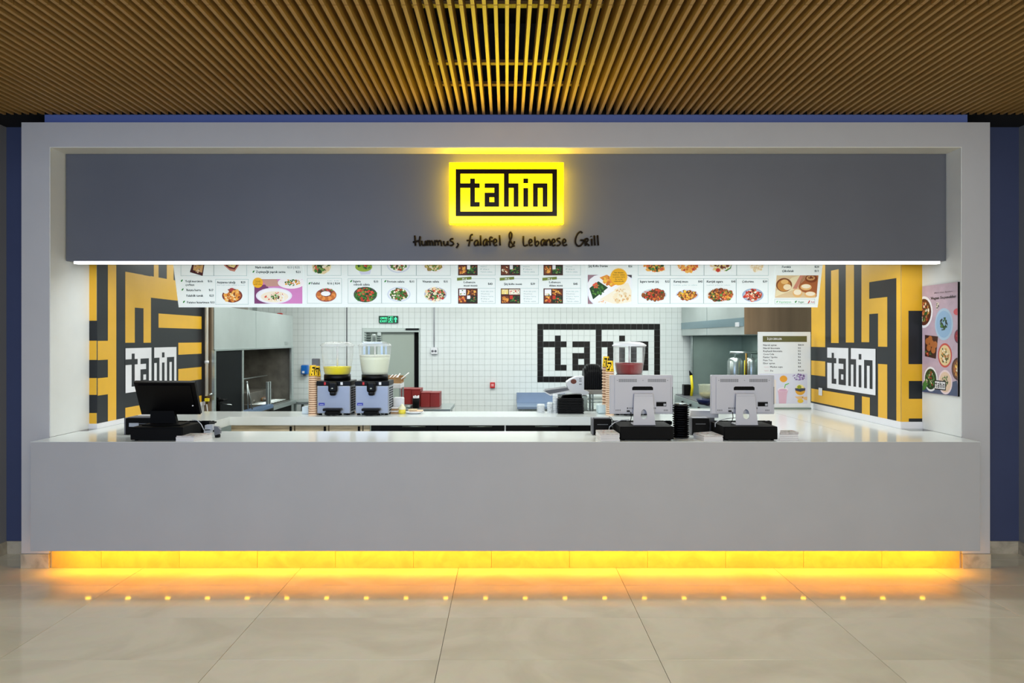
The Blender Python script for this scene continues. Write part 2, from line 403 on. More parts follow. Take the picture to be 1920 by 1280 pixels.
# mural side walls
def mural(side, wx, y_end, Zb, rects, logo, stub_rects, stub_x):
    sgn = -1 if side == 'left' else 1
    edge = (XL if side == 'left' else XR)
    wall = MB().box(wx, wx+sgn*.3, YS+.001, y_end, 0, 3.2, WHITEP)
    wl = struct('wall_mural_'+side, wall)
    pl = Plane((wx-sgn*.002, 7, 1.5), (0, 1, 0), (0, 0, 1))
    zt = 2.75
    def yq(px): return wx*F/(px-CX)
    m = MB()
    def wr(y0, y1, z0, z1, mt, h): 
        xx = wx-sgn*h
        m.add([(xx, y0, z0), (xx, y1, z0), (xx, y1, z1), (xx, y0, z1)], [(0, 1, 2, 3)], mt)
    wr(YS+.001, y_end, Zb, zt, VBLACK, .0015)
    n = [0]
    for (pa, pb, pt, pbm, ref) in rects:      # yellow: px range, y top and bottom read at px=ref
        Yr = yq(ref); z1 = zt if pt is None else H-(pt-CY)*Yr/F; z0 = Zb if pbm is None else H-(pbm-CY)*Yr/F
        y0, y1 = sorted((yq(pa), yq(pb))); n[0] += 1
        wr(max(y0, YS+.001), min(y1, y_end), z0, z1, VYEL, .0022+n[0]*.00003)
    (la, lb, ltop, lbot, lref) = logo
    ya, yb = yq(la), yq(lb); zr = yq(lref); z1 = H-(ltop-CY)*zr/F; z0 = H-(lbot-CY)*zr/F
    wr(min(ya, yb), max(ya, yb), z0, z1, VWHITE, .0045)
    cw = (yb-ya)/19; ch = (z1-z0)/8
    for (c0, r0, c1, r1) in RUNS:
        c0, c1, r0, r1 = max(c0, 1), min(c1, 19), max(r0, 1), min(r1, 8)
        if c0 > c1 or r0 > r1: continue
        e = .0
        y0, y1 = sorted((ya+(c0-1)*cw, ya+c1*cw))
        wr(y0, y1, z1-r1*ch, z1-(r0-1)*ch, VBLACK, .0055)
    m.build('mural_print', wl)
    s = MB(); x0, x1 = sorted((wx, edge))
    s.add([(x0, YS-.0005, Zb), (x1, YS-.0005, Zb), (x1, YS-.0005, zt), (x0, YS-.0005, zt)], [(0, 1, 2, 3)], VYEL)
    for (xa, xb, pt, pb_) in stub_rects:
        s.add([(X(xa, YS), YS-.0012, Z(pb_, YS)), (X(xb, YS), YS-.0012, Z(pb_, YS)), (X(xb, YS), YS-.0012, Z(pt, YS)), (X(xa, YS), YS-.0012, Z(pt, YS))], [(0, 1, 2, 3)], VBLACK)
    s.build('mural_return_print', wl)
    return wl
WXL = -3.514; WXR = 3.382
zq = lambda y, k=3.369: 480+y/k
def L(x): return x/3.369
def R(x): return 1480+x/3.368
lr = [(L(680), L(733), None, None, 200),
      (L(615), L(680), zq(535), zq(655), L(650)), (L(615), L(680), zq(765), zq(872), L(680)),
      (L(790), L(850), zq(98), zq(547), L(790)), (L(850), L(905), zq(109), zq(325), L(850)), (L(905), L(952), zq(120), zq(547), L(905)),
      (L(950), L(1272), zq(126), zq(262), L(950)),
      (L(970), L(1000), None, zq(140), L(970)), (L(1052), L(1095), None, zq(150), L(1052)), (L(1160), L(1272), None, zq(160), L(1160)),
      (L(1000), L(1272), zq(362), zq(452), L(1000)), (L(1125), L(1272), zq(547), zq(623), L(1125)), (L(1125), L(1272), zq(713), zq(797), L(1125)),
      (L(790), L(950), zq(958), zq(1030), L(790)), (L(1030), L(1110), zq(860), None, L(1030)), (L(1248), L(1272), zq(884), None, L(1248))]
mural('left', WXL, 8.49, Z(794, YS), lr, (L(790), L(1112), zq(582), zq(865), L(790)),
      [(167, 182.5, 601, 638.5), (167, 182.5, 674.5, 708.5), (167, 182.5, 740, 774)], None)
rr = [(R(140), R(228), None, zq(575), R(228)), (R(140), R(228), zq(665), zq(760), R(228)), (R(140), R(412), zq(880), zq(972), R(412)),
      (R(265), R(313), zq(92), zq(548), R(265)), (R(358), R(410), None, zq(546), R(410)), (R(457), R(506), None, zq(543), R(457)),
      (R(505), R(678), None, zq(165), R(505)), (R(505), R(562), zq(270), zq(366), R(505)), (R(562), R(620), zq(261), zq(572), R(590)),
      (R(678), R(710), None, None, R(690)), (R(562), R(620), zq(680), None, R(562)), (R(460), R(510), zq(885), None, R(460))]
mural('right', WXR, 8.12, Z(790.5, YS), rr, (R(242), R(547), zq(577), zq(832), R(242)),
      [(R(752), R(851), zq(345), zq(682)), (R(754), R(851), zq(788), zq(901)), (R(754), R(851), zq(1025), zq(1046))], None)
struct('baseboard_mural_left', MB().box(WXL, WXL+.012, YS-.012, 8.49, HC+.001, Z(794, YS), VWHITE).box(XL+.007, WXL, YS-.012, YS-.0015, HC+.001, Z(794, YS), VWHITE))
struct('baseboard_mural_right', MB().box(WXR-.012, WXR, YS-.012, 8.12, HC+.001, Z(790.5, YS), VWHITE).box(WXR, XR-.007, YS-.012, YS-.0015, HC+.001, Z(790.5, YS), VWHITE))

# ================================================================== SERVICE COUNTER
ct = thing('service_counter', (0, YC, 0), 'long white service counter with floating front over an amber glow', 'counter')
XCL, XCR = X(57, YC), X(1838, YC)
MB().box(XCL, XCR, YC, YC+.05, Z(1033, YC), HC-.001, COUNTER, .002).box(XCL, XCR, YC+.05, YD-.01, Z(1033, YC), Z(1033, YC)+.03, COUNTER).build('front_panel', ct)
MB().box(XCL, XCR, YC, YC+.0, HC, HC, TOPM)
XIL, XIR = -2.74, 1.30; YI1, YI2, YK = 6.10, 7.22, 7.76
t = MB(); th = .084; e = .0006
t.box(XCL, XCR, YC+.0005, YD, HC-.03, HC, TOPM)
t.box(XL+.007, XR-.007, YD, YI1, HC-th, HC, TOPM)
t.box(WXL+.013, XIL, YI1, YI2, HC-th, HC, TOPM); t.box(XIR, WXR-.013, YI1, YI2, HC-th, HC, TOPM)
t.box(WXL+.013, WXR-.013, YI2, YK, HC-th, HC, TOPM); t.box(2.0, WXR-.013, YK, 8.10, HC-th, HC, TOPM)
t.build('countertop', ct)
MB().box(2.788, 2.792, YI1, 8.05, HC, HC+.0006, mat('seam_grey', (150, 156, 150), .4)).build('seam', ct)
PLM = marble('glow_tinted_marble', (216, 184, 86), (200, 168, 76), 0.4, 5)  # amber of the LED glow put into the marble colour
pn = MB().box(X(95, YD+.02), X(1802, YD+.02), YD+.02, YD+.1, 0, .9, MARBLEB).build('plinth', ct)
x = X(95, YD)-.22; me = None
while x < X(1800, YD):
    a, b = max(x, X(95, YD)), min(x+.612, X(1802, YD))
    MB().box(a+.001, b-.001, YD+.008, YD+.0198, .001, .21, PLM, .001).build('plinth_tile', pn); x += .612
# base units behind the countertop
cb = thing('kitchen_cupboard', (-2.1, 7.3, 0), 'worn oak cupboard row under the rear worktop, left part', 'cupboard')
MB().box(XIL, X(672, 7.26), 7.28, 7.74, 0, HC-th-.001, mat('cupboard_carcass', (120, 100, 76), .6)).build('body', cb)
for (a, b) in ((433, 552), (553, 616), (617, 680), (681, 694)):
    d = MB().box(X(a+.5, 7.26), X(b-.5, 7.26), 7.258, 7.279, .1, HC-th-.002, WOODD, .002).build('door', cb)
    if b-a > 20: MB().box(X(b-9, 7.25), X(b-5, 7.25), 7.245, 7.2575, .80, .925, BLACKM, .002).build('handle', d)
for i, (a, b, lb) in enumerate(((695.5, 945.5, 'black under-counter fridge under the middle of the rear worktop'), (948.5, 1190, 'black under-counter fridge right of the white divider strip'))):
    f = thing('counter_fridge', (X((a+b)/2, 7.27), 7.3, 0), lb, 'fridge')
    MB().box(X(a, 7.27), X(b, 7.27), 7.275, 7.74, 0, HC-th-.001, BLACKM, .002).build('body', f)
    n = 2
    for k in range(n):
        xa = X(a, 7.25)+(X(b, 7.25)-X(a, 7.25))*k/n; xb = X(a, 7.25)+(X(b, 7.25)-X(a, 7.25))*(k+1)/n
        d = MB().box(xa+.002, xb-.002, 7.25, 7.274, .08, HC-th-.004, BLACKP, .003).build('door', f)
        MB().tube([(xb-.35, 7.243, .925), (xb-.12, 7.243, .925)], .005, STEEL, 8).build('handle', d)
one('divider_strip', MB().box(X(946, 7.26), X(948, 7.26), 7.252, 7.74, 0, HC-th-.001, WHITEPL, .001), (X(947, 7.26), 7.3, 0), 'narrow white divider strip between two black fridges', 'panel')

# amber LED strip below the counter
ls = thing('led_strip', (0, YC+.12, Z(1033, YC)), 'amber glowing light strip under the overhanging counter', 'light strip')
zb = Z(1033, YC)
MB().box(XCL+.2, XCR-.2, YC+.105, YC+.150, zb-.012, zb-.0005, GREYP).build('channel', ls)
led = None
for k in range(22):
    xx = XCL+.36+k*(XCR-XCL-.72)/21
    if led is None: led = MB().box(-.016, .016, YC+.118, YC+.138, zb-.018, zb-.0125, LEDY).build('led_module', ls, (0, YC+.12, zb)); o = led
    else: o = bpy.data.objects.new('led_module', led.data); C.objects.link(o); o.parent = ls
    o.location = (xx, 0, 0)
area('led_wash', (0, YC+.135, zb-.022), (math.radians(35), 0, 0), 7.0, .03, 28, (1, .42, .0))

# ================================================================== FASCIA, SIGN, STRIP LIGHT
XFL, XFR = X(124, YF), X(1773, YF); ZFB = Z(489, YF)
XFR = min(XFR, XR-.007)
fa = one('fascia_panel', MB().box(max(XFL, XL+.007), XFR, YF, YS-.02, ZFB, ZO-.007, GREYF), (0, YF, ZFB), 'long slate grey fascia panel spanning above the counter opening', 'fascia')
one('strip_light', MB().box(X(136, YF), X(1765, YF), YF+.012, YF+.07, ZFB-.022, ZFB-.0005, LEDW, .003), (0, YF+.04, ZFB-.02), 'bright white linear light along the lower edge of the grey fascia', 'light')
sx0, sx1, sz0, sz1 = X(842, 5.80), X(1057, 5.80), Z(420, 5.80), Z(304, 5.80)
sg = thing('sign_box', ((sx0+sx1)/2, 5.88, sz0), 'glowing yellow lightbox sign with black square lettering on the fascia', 'sign')
MB().box(sx0, sx1, 5.80, 5.812, sz0, sz1, SIGNY, .004).build('face', sg)
MB().box(sx0+.004, sx1-.004, 5.812, 5.868, sz0+.004, sz1-.004, SIGNE).build('housing', sg)
MB().box(sx0+.1, sx1-.1, 5.868, YF-.0005, sz0+.1, sz1-.1, GREYP).build('standoff', sg)
lx0, lx1, lz1, lz0 = X(854.3, 5.80), X(1044.6, 5.80), Z(317, 5.80), Z(405.2, 5.80)
m = MB(); cw = (lx1-lx0)/21; chh = (lz1-lz0)/10
for i, (c0, r0, c1, r1) in enumerate(RUNS):
    s_ = -.0003; m.box(lx0+c0*cw+(s_ if c0 > 0 else 0), lx0+(c1+1)*cw-(s_ if c1 < 20 else 0), 5.7978-i*.00002, 5.7999, lz1-(r1+1)*chh, lz1-r0*chh, SIGNK)
m.build('lettering', sg)
area('sign_glow_fill', ((sx0+sx1)/2, 5.76, (sz0+sz1)/2), (math.radians(-128), 0, 0), .9, .42, 12, (1, .80, .01)).data.spread = math.radians(110)  # added lamp standing in for the sign's own glow on the slats
# handwritten tagline as raised letters
TL = [[(65,85),(72,185)],[(48,150),(120,132)],[(118,92),(110,150),(118,188)],
 [(135,135),(136,170),(150,180),(166,165),(170,135),(174,184)],
 [(192,184),(190,132),(196,145),(208,136),(214,150),(216,184)],[(214,150),(230,138),(240,150),(242,184)],
 [(264,184),(262,130),(268,145),(282,134),(292,150),(294,182)],[(292,150),(310,134),(322,148),(326,188)],
 [(348,138),(350,168),(362,182),(380,165),(386,138),(390,182)],[(442,116),(420,118),(410,134),(436,150),(442,168),(425,180),(405,180)],
 [(480,158),(489,176),(470,206)],
 [(632,76),(615,78),(606,98),(600,140),(590,190)],[(570,134),(632,128)],
 [(682,132),(660,134),(646,158),(652,182),(672,172),(682,140),(684,184)],[(705,84),(708,184)],
 [(764,118),(742,130),(732,160),(740,182),(758,168),(768,122),(770,184)],
 [(824,112),(808,100),(796,114),(800,184)],[(780,142),(824,138)],
 [(834,158),(862,144),(856,122),(840,122),(832,150),(842,180),(868,174)],[(890,82),(896,182)],
 [(1036,192),(1010,160),(990,115),(986,75),(998,52),(1010,72),(1006,110),(986,150),(984,188),(1004,198),(1028,170),(1036,140)],
 [(1122,90),(1126,180),(1166,174)],[(1180,158),(1206,144),(1200,124),(1184,126),(1177,152),(1188,182),(1213,174)],
 [(1234,96),(1240,180),(1262,178),(1272,156),(1260,140),(1240,152)],
 [(1326,122),(1306,128),(1294,156),(1302,182),(1320,168),(1328,126),(1334,184)],
 [(1350,184),(1348,124),(1352,142),(1370,122),(1382,138),(1386,184)],
 [(1402,158),(1430,144),(1422,122),(1406,124),(1399,152),(1410,182),(1436,174)],
 [(1482,112),(1460,114),(1450,130),(1476,148),(1482,166),(1466,180),(1446,180)],
 [(1508,158),(1534,144),(1528,122),(1512,124),(1505,152),(1516,182),(1548,172)],
 [(1698,62),(1678,48),(1652,68),(1632,112),(1630,155),(1650,184),(1680,182),(1702,155),(1706,132),(1676,130)],
 [(1728,186),(1720,122)],[(1716,126),(1740,114),(1754,126),(1744,142),(1726,150),(1766,184)],
 [(1786,116),(1790,184)],[(1780,90),(1783,97)],[(1812,84),(1820,182)],[(1844,82),(1852,182)]]
tg = thing('tagline_lettering', (X(950, 5.89), YF, Z(463, 5.89)), 'row of raised dark handwritten letters below the yellow sign', 'lettering')
groups = [0, 3, 4, 6, 8, 9, 10, 11, 13, 14, 15, 16, 18, 19, 20, 21, 22, 23, 24, 25, 26, 27, 28, 29, 30, 32, 34, 35, 36]
LETM = mat('dark_bronze_letter', (20, 12, 6), .5, spec=.15)
for a, b in zip(groups, groups[1:]):
    m = MB()
    for st in TL[a:b]:
        pts = [P(765+x/5.19, 425+y/5.19, 5.895) for x, y in st]
        sm = []
        for i in range(len(pts)-1):
            p0, p1, p2, p3 = pts[max(i-1, 0)], pts[i], pts[i+1], pts[min(i+2, len(pts)-1)]
            for q in range(3):
                u = q/3; sm.append(.5*((2*p1)+(p2-p0)*u+(2*p0-5*p1+4*p2-p3)*u*u+(3*p1-p0-3*p2+p3)*u**3))
        sm.append(pts[-1]); m.tube(sm, .0072, LETM, 8)
        pmid = sm[len(sm)//2]; m.tube([pmid, pmid+Vector((0, YF-5.8955, 0))], .002, LETM, 6)
    m.build('letter', tg)

# ================================================================== MENU BOARD
yb_, yt_ = 7.30, 7.18
pB = P(335, 576, yb_); slope = (yt_-yb_)/(Z(495, yt_)-Z(576, yb_))
vdir = Vector((0, slope, 1)).normalized()
MP = Plane((0, yb_, pB.z), (1, 0, 0), vdir)
mbd = thing('menu_board', (0, yb_, pB.z), 'long tilted white menu board with dish photos above the kitchen', 'menu board')
topB = 0.78
def bq(px): return X(px, yb_)
bx = [335, 574, 857, 1097, 1446, 1533]
panels = []
BOARDW = mat('backlit_white_panel', (228, 235, 235), .35, emit=.30, ecol=(225, 240, 240), noise=.10, scale=1.1)
for i in range(5):
    x0, x1 = bq(bx[i])+(.001 if i else 0), bq(bx[i+1])-(.001 if i < 4 else 0)
    o0 = Vector((0, yb_, pB.z)); n = MP.n
    pts = [o0+Vector((x0, 0, 0)), o0+Vector((x1, 0, 0)), o0+Vector((x1, 0, 0))+vdir*topB, o0+Vector((x0, 0, 0))+vdir*topB]
    panels.append(MB().prism(pts, -n*.03, BOARDW).build('panel', mbd))
for xx in (-2.8, -1.0, 1.0, 2.7):
    q = Vector((xx, yb_, pB.z))+vdir*(topB-.03)-MP.n*.015
    MB().tube([q, (q.x, q.y, 3.2)], .006, STEEL, 8).build('hanger', mbd)
K = ink(45, 50, 55); KL = ink(170, 178, 184); GR = pr(40, 130, 50); KD = ink(30, 30, 32)
LINE = ink(165, 178, 182)
def frame(mb, x0, y0, x1, y1, wd=.5, tilt=0):
    YT = 490
    if y0 is None: y0 = YT
    for (a, b, c, d) in ((x0, y0, x0+wd, y1), (x1-wd, y0, x1, y1), (x0, y0, x1, y0+wd), (x0, y1-wd, x1, y1)):
        rect(mb, MP, a, b, c, d, LINE, .0012)
rng = random.Random(5)
GRN = [pr(40, 92, 36), pr(70, 130, 48), pr(25, 64, 30), pr(110, 150, 70)]
RD = [pr(190, 50, 36), pr(216, 88, 62)]; CRM = [pr(240, 232, 214), pr(225, 205, 165)]
BRN = [pr(120, 58, 26), pr(160, 84, 36), pr(86, 36, 20)]; ORG = [pr(226, 150, 60), pr(236, 178, 84), pr(202, 116, 40)]
PUR = [pr(90, 40, 64)]; PLW = pr(238, 240, 245); PLS = pr(205, 212, 226)
def dish(panel, cx, cy, rx, ry, cols, n=60, plate=PLW, inner=None, fill=.8, size=.2, extra=None, ymin=None, off=(0, 0)):
    m = MB()
    ell(m, MP, cx, cy, rx, ry, plate if plate else cols[0], .0014, ymin=ymin)
    if inner: ell(m, MP, cx, cy, rx*.86, ry*.84, inner, .0017, ymin=ymin)
    blobs(m, MP, cx+off[0], cy+off[1], rx*fill, ry*fill, [cols[0], cols[1 % len(cols)]], n, rng, size*1.9, .0019, ymin=ymin); blobs(m, MP, cx+off[0], cy+off[1], rx*fill, ry*fill, cols, int(n*1.6), rng, size*1.15, .002+n*.00004, ymin=ymin)
    if extra: extra(m)
    m.build('dish_picture', panels[panel])
def leaf(mb, x, y, s=3.2, m=None):
    poly(mb, MP, [(x-s*.6, y+s*.6), (x-s*.5, y-.1*s), (x+.1*s, y-s*.6), (x+s*.7, y-s*.7), (x+s*.4, y+.1*s), (x, y+s*.6)], m or GR, .0016)
tx = [MB() for _ in range(5)]
def T(i, s, x0, yb, x1, h=5, m=None, bold=.0022): text(tx[i], MP, s, x0, yb, x1, h, m or K, .0016, bold)
TOPY = 486
# panel 0
frame(tx[0], 339, 470, 401, 517); frame(tx[0], 401, 470, 463, 517); frame(tx[0], 404, 523, 466, 570.5)
m = MB(); poly(m, MP, [(365, 480), (386, 480), (380, 517), (356, 510)], pr(62, 18, 30), .0014); poly(m, MP, [(366, 480), (384, 480), (379, 511), (362, 506)], pr(200, 160, 110), .0018)
blobs(m, MP, 371, 498, 8, 12, [pr(190, 150, 60), pr(130, 90, 60), pr(225, 205, 175)], 40, rng, .3, .0022); m.build('dish_picture', panels[0])
m = MB(); poly(m, MP, [(405, 484), (457, 484), (440, 509), (431, 507)], pr(196, 128, 110), .0014); poly(m, MP, [(408, 484), (455, 484), (440, 505), (430, 503)], pr(96, 26, 36), .0016)
poly(m, MP, [(412, 484), (452, 484), (439, 502), (429, 499)], pr(226, 206, 140), .0019); blobs(m, MP, 434, 491, 13, 6, GRN+[pr(190, 160, 50)], 26, rng, .3, .0022); m.build('dish_picture', panels[0])
for s, x0, y, x1, p, pa, pb, lf in (('Yeşil mercimek', 347.5, 529, 381, '₺16', 390, 398, 341), ('çorbası', 348, 535.5, 364, None, 0, 0, None), ('Batata harra', 350, 545.5, 376.5, '₺17', 392, 400, 342.5),
        ('Falafelli tavuk', 350, 556, 381, '₺27', 393, 401, None), ('Patates kızartması', 351, 568.5, 392, '₺13', 395, 402, 345)):
    T(0, s, x0, y, x1, 4.2)
    if p: T(0, p.replace('₺', 't'), pa, y, pb, 4)
    if lf: leaf(tx[0], lf, y-3)
T(0, 'Atıştırma tabağı', 407, 531, 441, 4); T(0, 't29', 452, 531, 460, 4)
T(0, 'dört çeşit meze, ekmek ve sos ile', 407, 535, 460, 2, KL, 0)
def snack(m):
    ell(m, MP, 435, 543, 5, 3.6, pr(170, 60, 60), .006); ell(m, MP, 424, 546, 5.5, 4, pr(238, 240, 236), .006)
dish(0, 435.5, 554, 19, 13, ORG+[pr(240, 214, 160)]+BRN[:1], 50, pr(120, 50, 40), pr(168, 90, 60), .75, .3, snack)
T(0, 'Narlı muhabbal', 479, 503, 512, 4.4); T(0, 't13 | t25', 539, 503, 562, 4, KL); T(0, 'Zeytinyağlı yaprak sarma', 480, 511.5, 535, 4.4); T(0, 't21', 555, 511.5, 563, 4)
leaf(tx[0], 475.5, 509)
m = MB()
rect(m, MP, 477, 523, 567, 569, pr(205, 130, 190), .0013)
poly(m, MP, [(490, 523), (519, 523), (525, 536), (500, 537)], pr(196, 150, 140), .0016); poly(m, MP, [(477, 535), (500, 533), (520, 569), (477, 569)], pr(120, 60, 110), .0015)
ell(m, MP, 546, 530, 25, 11, pr(240, 236, 240), .0018, ymin=523); m2 = [pr(226, 170, 60), pr(196, 120, 30)]
blobs(m, MP, 548, 529, 15, 5.5, m2+GRN[:2], 40, rng, .4, .002, ymin=523)
ell(m, MP, 514, 554, 34, 15, pr(226, 222, 236), .0042); ell(m, MP, 514, 554, 31, 13.2, PLW, .0044); ell(m, MP, 515, 556, 26, 10.5, pr(236, 226, 206), .0046)
blobs(m, MP, 516, 556, 20, 8.5, ORG[:1]+CRM+RD+[PLW], 50, rng, .28, .005); blobs(m, MP, 516, 557, 7, 5, GRN+[BRN[2]], 30, rng, .4, .008)
m.build('dish_picture', panels[0])
def badge(pi, cx, cy, r, lines, teeth=28, lh=4):
    m = MB(); pts = []
    for k in range(teeth*2):
        a = PI*k/teeth; q = r if k % 2 else r*.92; pts.append((cx+q*math.cos(a), cy+q*math.sin(a)))
    poly(m, MP, pts, pr(238, 178, 30), .0100)
    for i, (s, hw) in enumerate(lines): text(m, MP, s, cx-hw, cy-(len(lines)/2-i-.8)*lh, cx+hw, lh*.55, pr(60, 40, 10), .0106, .0006)
    m.build('badge', panels[pi])
badge(0, 484, 529.5, 10, [('Tüm gün', 5), ('taze ve', 5), ('sıcak servis', 7.5)], 36, 3)
# panel 1: falafel and salads
frame(tx[1], 576, 470, 640, 516.5); frame(tx[1], 576, 521.5, 641, 568.5)
for a, b in ((652, 715), (715, 780.5), (780.5, 845)): frame(tx[1], a, 470, b, 516.5); frame(tx[1], a+.5, 522, b+.5, 568.5)
T(1, 'Falafel', 584, 533, 599, 4.4); T(1, 't16 | t24', 614, 533, 637, 4); leaf(tx[1], 580.5, 531); T(1, '4 adet    8 adet', 614, 527, 636, 2.2, KL, 0)
T(1, 'Izgara', 662, 529, 676, 4.2); T(1, 'sebzeli salata', 663, 535, 693, 4.2); T(1, 't33', 701, 529.5, 709, 4); leaf(tx[1], 658.5, 527)
T(1, 'Protein salata', 726, 529.5, 758, 4.2); T(1, 't31', 768, 529.5, 776, 4); leaf(tx[1], 722.5, 527)
T(1, 'Vitamin salata', 792, 529.5, 823, 4.2); T(1, 't31', 832, 529.5, 839, 4)
def falafel(m):
    for k in range(9):
        a = PI*(-.05+k*1.1/8); ell(m, MP, 612+14*math.cos(a), 552+7.5*math.sin(a), 4.2, 4, pr(222, 142, 70) if k % 2 else pr(196, 112, 48), .0065+k*.0001)
    ell(m, MP, 611, 550, 9, 4.5, PLW, .0075); blobs(m, MP, 612, 543.5, 11, 3, GRN+RD+[pr(226, 120, 170)], 24, rng, .6, .008)
dish(1, 611.5, 553, 19.5, 12.5, [pr(150, 70, 50)], 4, pr(160, 84, 76), pr(120, 56, 48), .5, .2, falafel)
dish(1, 685, 552, 22, 14.5, GRN+GRN[:1]+RD, 110, pr(80, 76, 78), None, .86, .2)
dish(1, 748, 551.5, 22, 14, GRN+CRM+RD[:1]+BRN[:1], 80, PLS, PLW, .7, .24)
dish(1, 816.5, 551.5, 21, 13.5, CRM+GRN[:2]+RD+PUR, 100, pr(176, 180, 206), PLS, .85, .22)
dish(1, 603, 498, 18, 15.5, CRM+GRN+RD, 60, pr(236, 226, 190), None, .85, .25)
m = MB(); poly(m, MP, [(665, 496), (698, 496), (694, 514), (677, 515)], pr(206, 210, 232), .0014); ell(m, MP, 682, 500, 16, 9, pr(150, 178, 60), .0017); blobs(m, MP, 682, 497, 14, 9, GRN+[pr(170, 196, 60)], 50, rng, .3, .002); blobs(m, MP, 684, 497, 4, 3, RD, 8, rng, .8, .006); m.build('dish_picture', panels[1])
dish(1, 747, 496, 22, 15.5, GRN+CRM+PUR+RD[:1], 60, PLS, PLW, .66, .25)
dish(1, 813, 497, 21, 14.5, [pr(196, 176, 110), pr(150, 130, 60), pr(226, 216, 170)]+GRN[1:2], 60, pr(232, 232, 236), PLW, .68, .25)
# panel 2: boxed menus
def bento(pi, x0, y0, x1, y1, variant):
    m = MB(); rect(m, MP, x0, y0, x1, y1, pr(70, 20, 18), .0013)
    w_, h_ = x1-x0, y1-y0; r = random.Random(variant)
    def cell(a, b, c, d, base, cols, n, sz=.4):
        rect(m, MP, x0+a*w_, y0+b*h_, x0+c*w_, y0+d*h_, base, .0016)
        blobs(m, MP, x0+(a+c)/2*w_, y0+(b+d)/2*h_, (c-a)/2*w_*.8, (d-b)/2*h_*.8, cols, n, r, sz, .002, box=True)
    if variant in (0, 1): cell(.06, .06, .4, .46, PLW, [GRN[1], CRM[1]], 5); cell(.42, .06, .97, .46, BRN[2], ORG+BRN[:1], 26)
    elif variant in (2, 3): cell(.04, .06, .38, .38, pr(236, 214, 130), CRM, 6); cell(.42, .06, .97, .4, CRM[0], RD+CRM+GRN[:1], 22)
    else: cell(.04, .02, .4, .34, CRM[0], CRM+GRN[1:2], 8); cell(.42, .02, .97, .34, BRN[2], ORG, 14)
    c3 = {0: ORG+RD, 1: RD+ORG, 2: ORG, 3: ORG, 4: ORG, 5: BRN+CRM, 6: ORG+GRN[:1]}[variant]
    cell(.04, .5, .4, .94, pr(110, 50, 30), c3, 26); cell(.45, .5, .97, .94, pr(28, 34, 26), GRN+GRN+RD[1:], 30, .35)
    if variant in (0, 4, 5, 6): rect(m, MP, x0+.46*w_, y0+.46*h_, x0+.62*w_, y0+.68*h_, PLW, .006)
    else: rect(m, MP, x0+.46*w_, y0+.46*h_, x0+.62*w_, y0+.7*h_, RD[0], .006)
    m.build('dish_picture', panels[pi])
for k, (a, n_, l1, l2, pz, xl) in enumerate(((857, '4', 'Lebanese', 'meat menü', 't43', 929), (937, '5', 'Şiş köfte menü', None, 't39', 1010), (1017, '6', 'Lebanese', 'deluxe menü', 't45', 1089))):
    pi = 2
    rect(tx[2], MP, a+17, 522, xl, 522.6, LINE); rect(tx[2], MP, xl-.5, 522, xl, 569, LINE); rect(tx[2], MP, a+38, 540, xl, 540.5, LINE); rect(tx[2], MP, a+38, 568.5, xl, 569, LINE)
    rect(tx[2], MP, xl-.5, 484, xl, 516, LINE); rect(tx[2], MP, a+38, 515.5, xl, 516, LINE)
    mm = MB(); poly(mm, MP, [(a, 520.5), (a+27, 518.5), (a+27, 523.5), (a, 526)], pr(112, 128, 48), .003)
    text(mm, MP, 'M '+n_, a+10, 524.5, a+18, 3.6, PLW, .0036, .0008); mm.build('menu_tag', panels[2])
    if l2: T(2, l1, a+12.5, 530.5, a+34, 3.8); T(2, l2, a+12.5, 536.8, a+37.5, 3.8)
    else: T(2, l1, a+8, 534, a+41, 3.8)
    T(2, pz, a+58, 534, a+66, 4.2)
    for q, s in enumerate(('Kuzu şiş, pide', 'Humus', 'Patates harra', 'Pilav', 'Tabule salata')): T(2, s, a+45, 547+q*4.7, a+(68 if q % 2 == 0 else 61), 2.4, KL, 0)
    for q, s in enumerate(('Humus', 'Pilav', 'Tabule salata')): T(2, s, a+44, 500.5+q*5, a+(56+q*5), 2.4, KL, 0)
    bento(2, a+2, 540.5, a+38.5, 569, (0, 3, 1)[k]); bento(2, a+2, 480, a+38.5, 516, (4, 5, 6)[k])
# panel 3
T(3, 'Şiş Köfte Dürüm', 1103, 500.5, 1139, 4.2); T(3, 't26', 1178, 501, 1185, 4)
m = MB(); rect(m, MP, 1102, 515, 1184.5, 569.5, pr(150, 120, 132), .0012); poly(m, MP, [(1174, 515), (1184.5, 515), (1184.5, 521)], pr(60, 50, 60), .0015)
pts = [(1102, 530), (1106, 523), (1114, 517), (1122, 515), (1174, 515), (1184.5, 521), (1184.5, 569.5), (1112, 569.5), (1105, 562), (1102, 553)]
poly(m, MP, pts, pr(222, 226, 240), .0018); poly(m, MP, [(x_*.985+17, y_*.985+8.2) for x_, y_ in pts[:5]]+[(1184, 523), (1184, 569), (1114, 569), (1106, 560), (1104, 551)], PLW, .002)
poly(m, MP, [(1105, 540), (1122, 527), (1140, 539), (1112, 561)], GRN[2], .0024); blobs(m, MP, 1120, 544, 12, 11, GRN, 50, rng, .22, .0028); blobs(m, MP, 1117, 535, 5, 4.5, RD[1:]+RD[1:]+RD[:1], 16, rng, .6, .006)
poly(m, MP, [(1124, 520), (1138, 514.6), (1160, 530), (1146, 538)], ORG[0], .0024); blobs(m, MP, 1142, 526, 12, 7.5, ORG+[pr(240, 196, 60)], 34, rng, .45, .0028)
poly(m, MP, [(1124, 561), (1150, 545), (1170, 530), (1178, 530), (1184, 545), (1184, 565), (1165, 569), (1150, 569)], pr(238, 228, 206), .0024)
blobs(m, MP, 1165, 552, 16, 14, CRM+[pr(216, 176, 120), pr(236, 222, 190)], 40, rng, .3, .0028); blobs(m, MP, 1130, 565, 8, 3, CRM+ORG[:1], 12, rng, .7, .004)
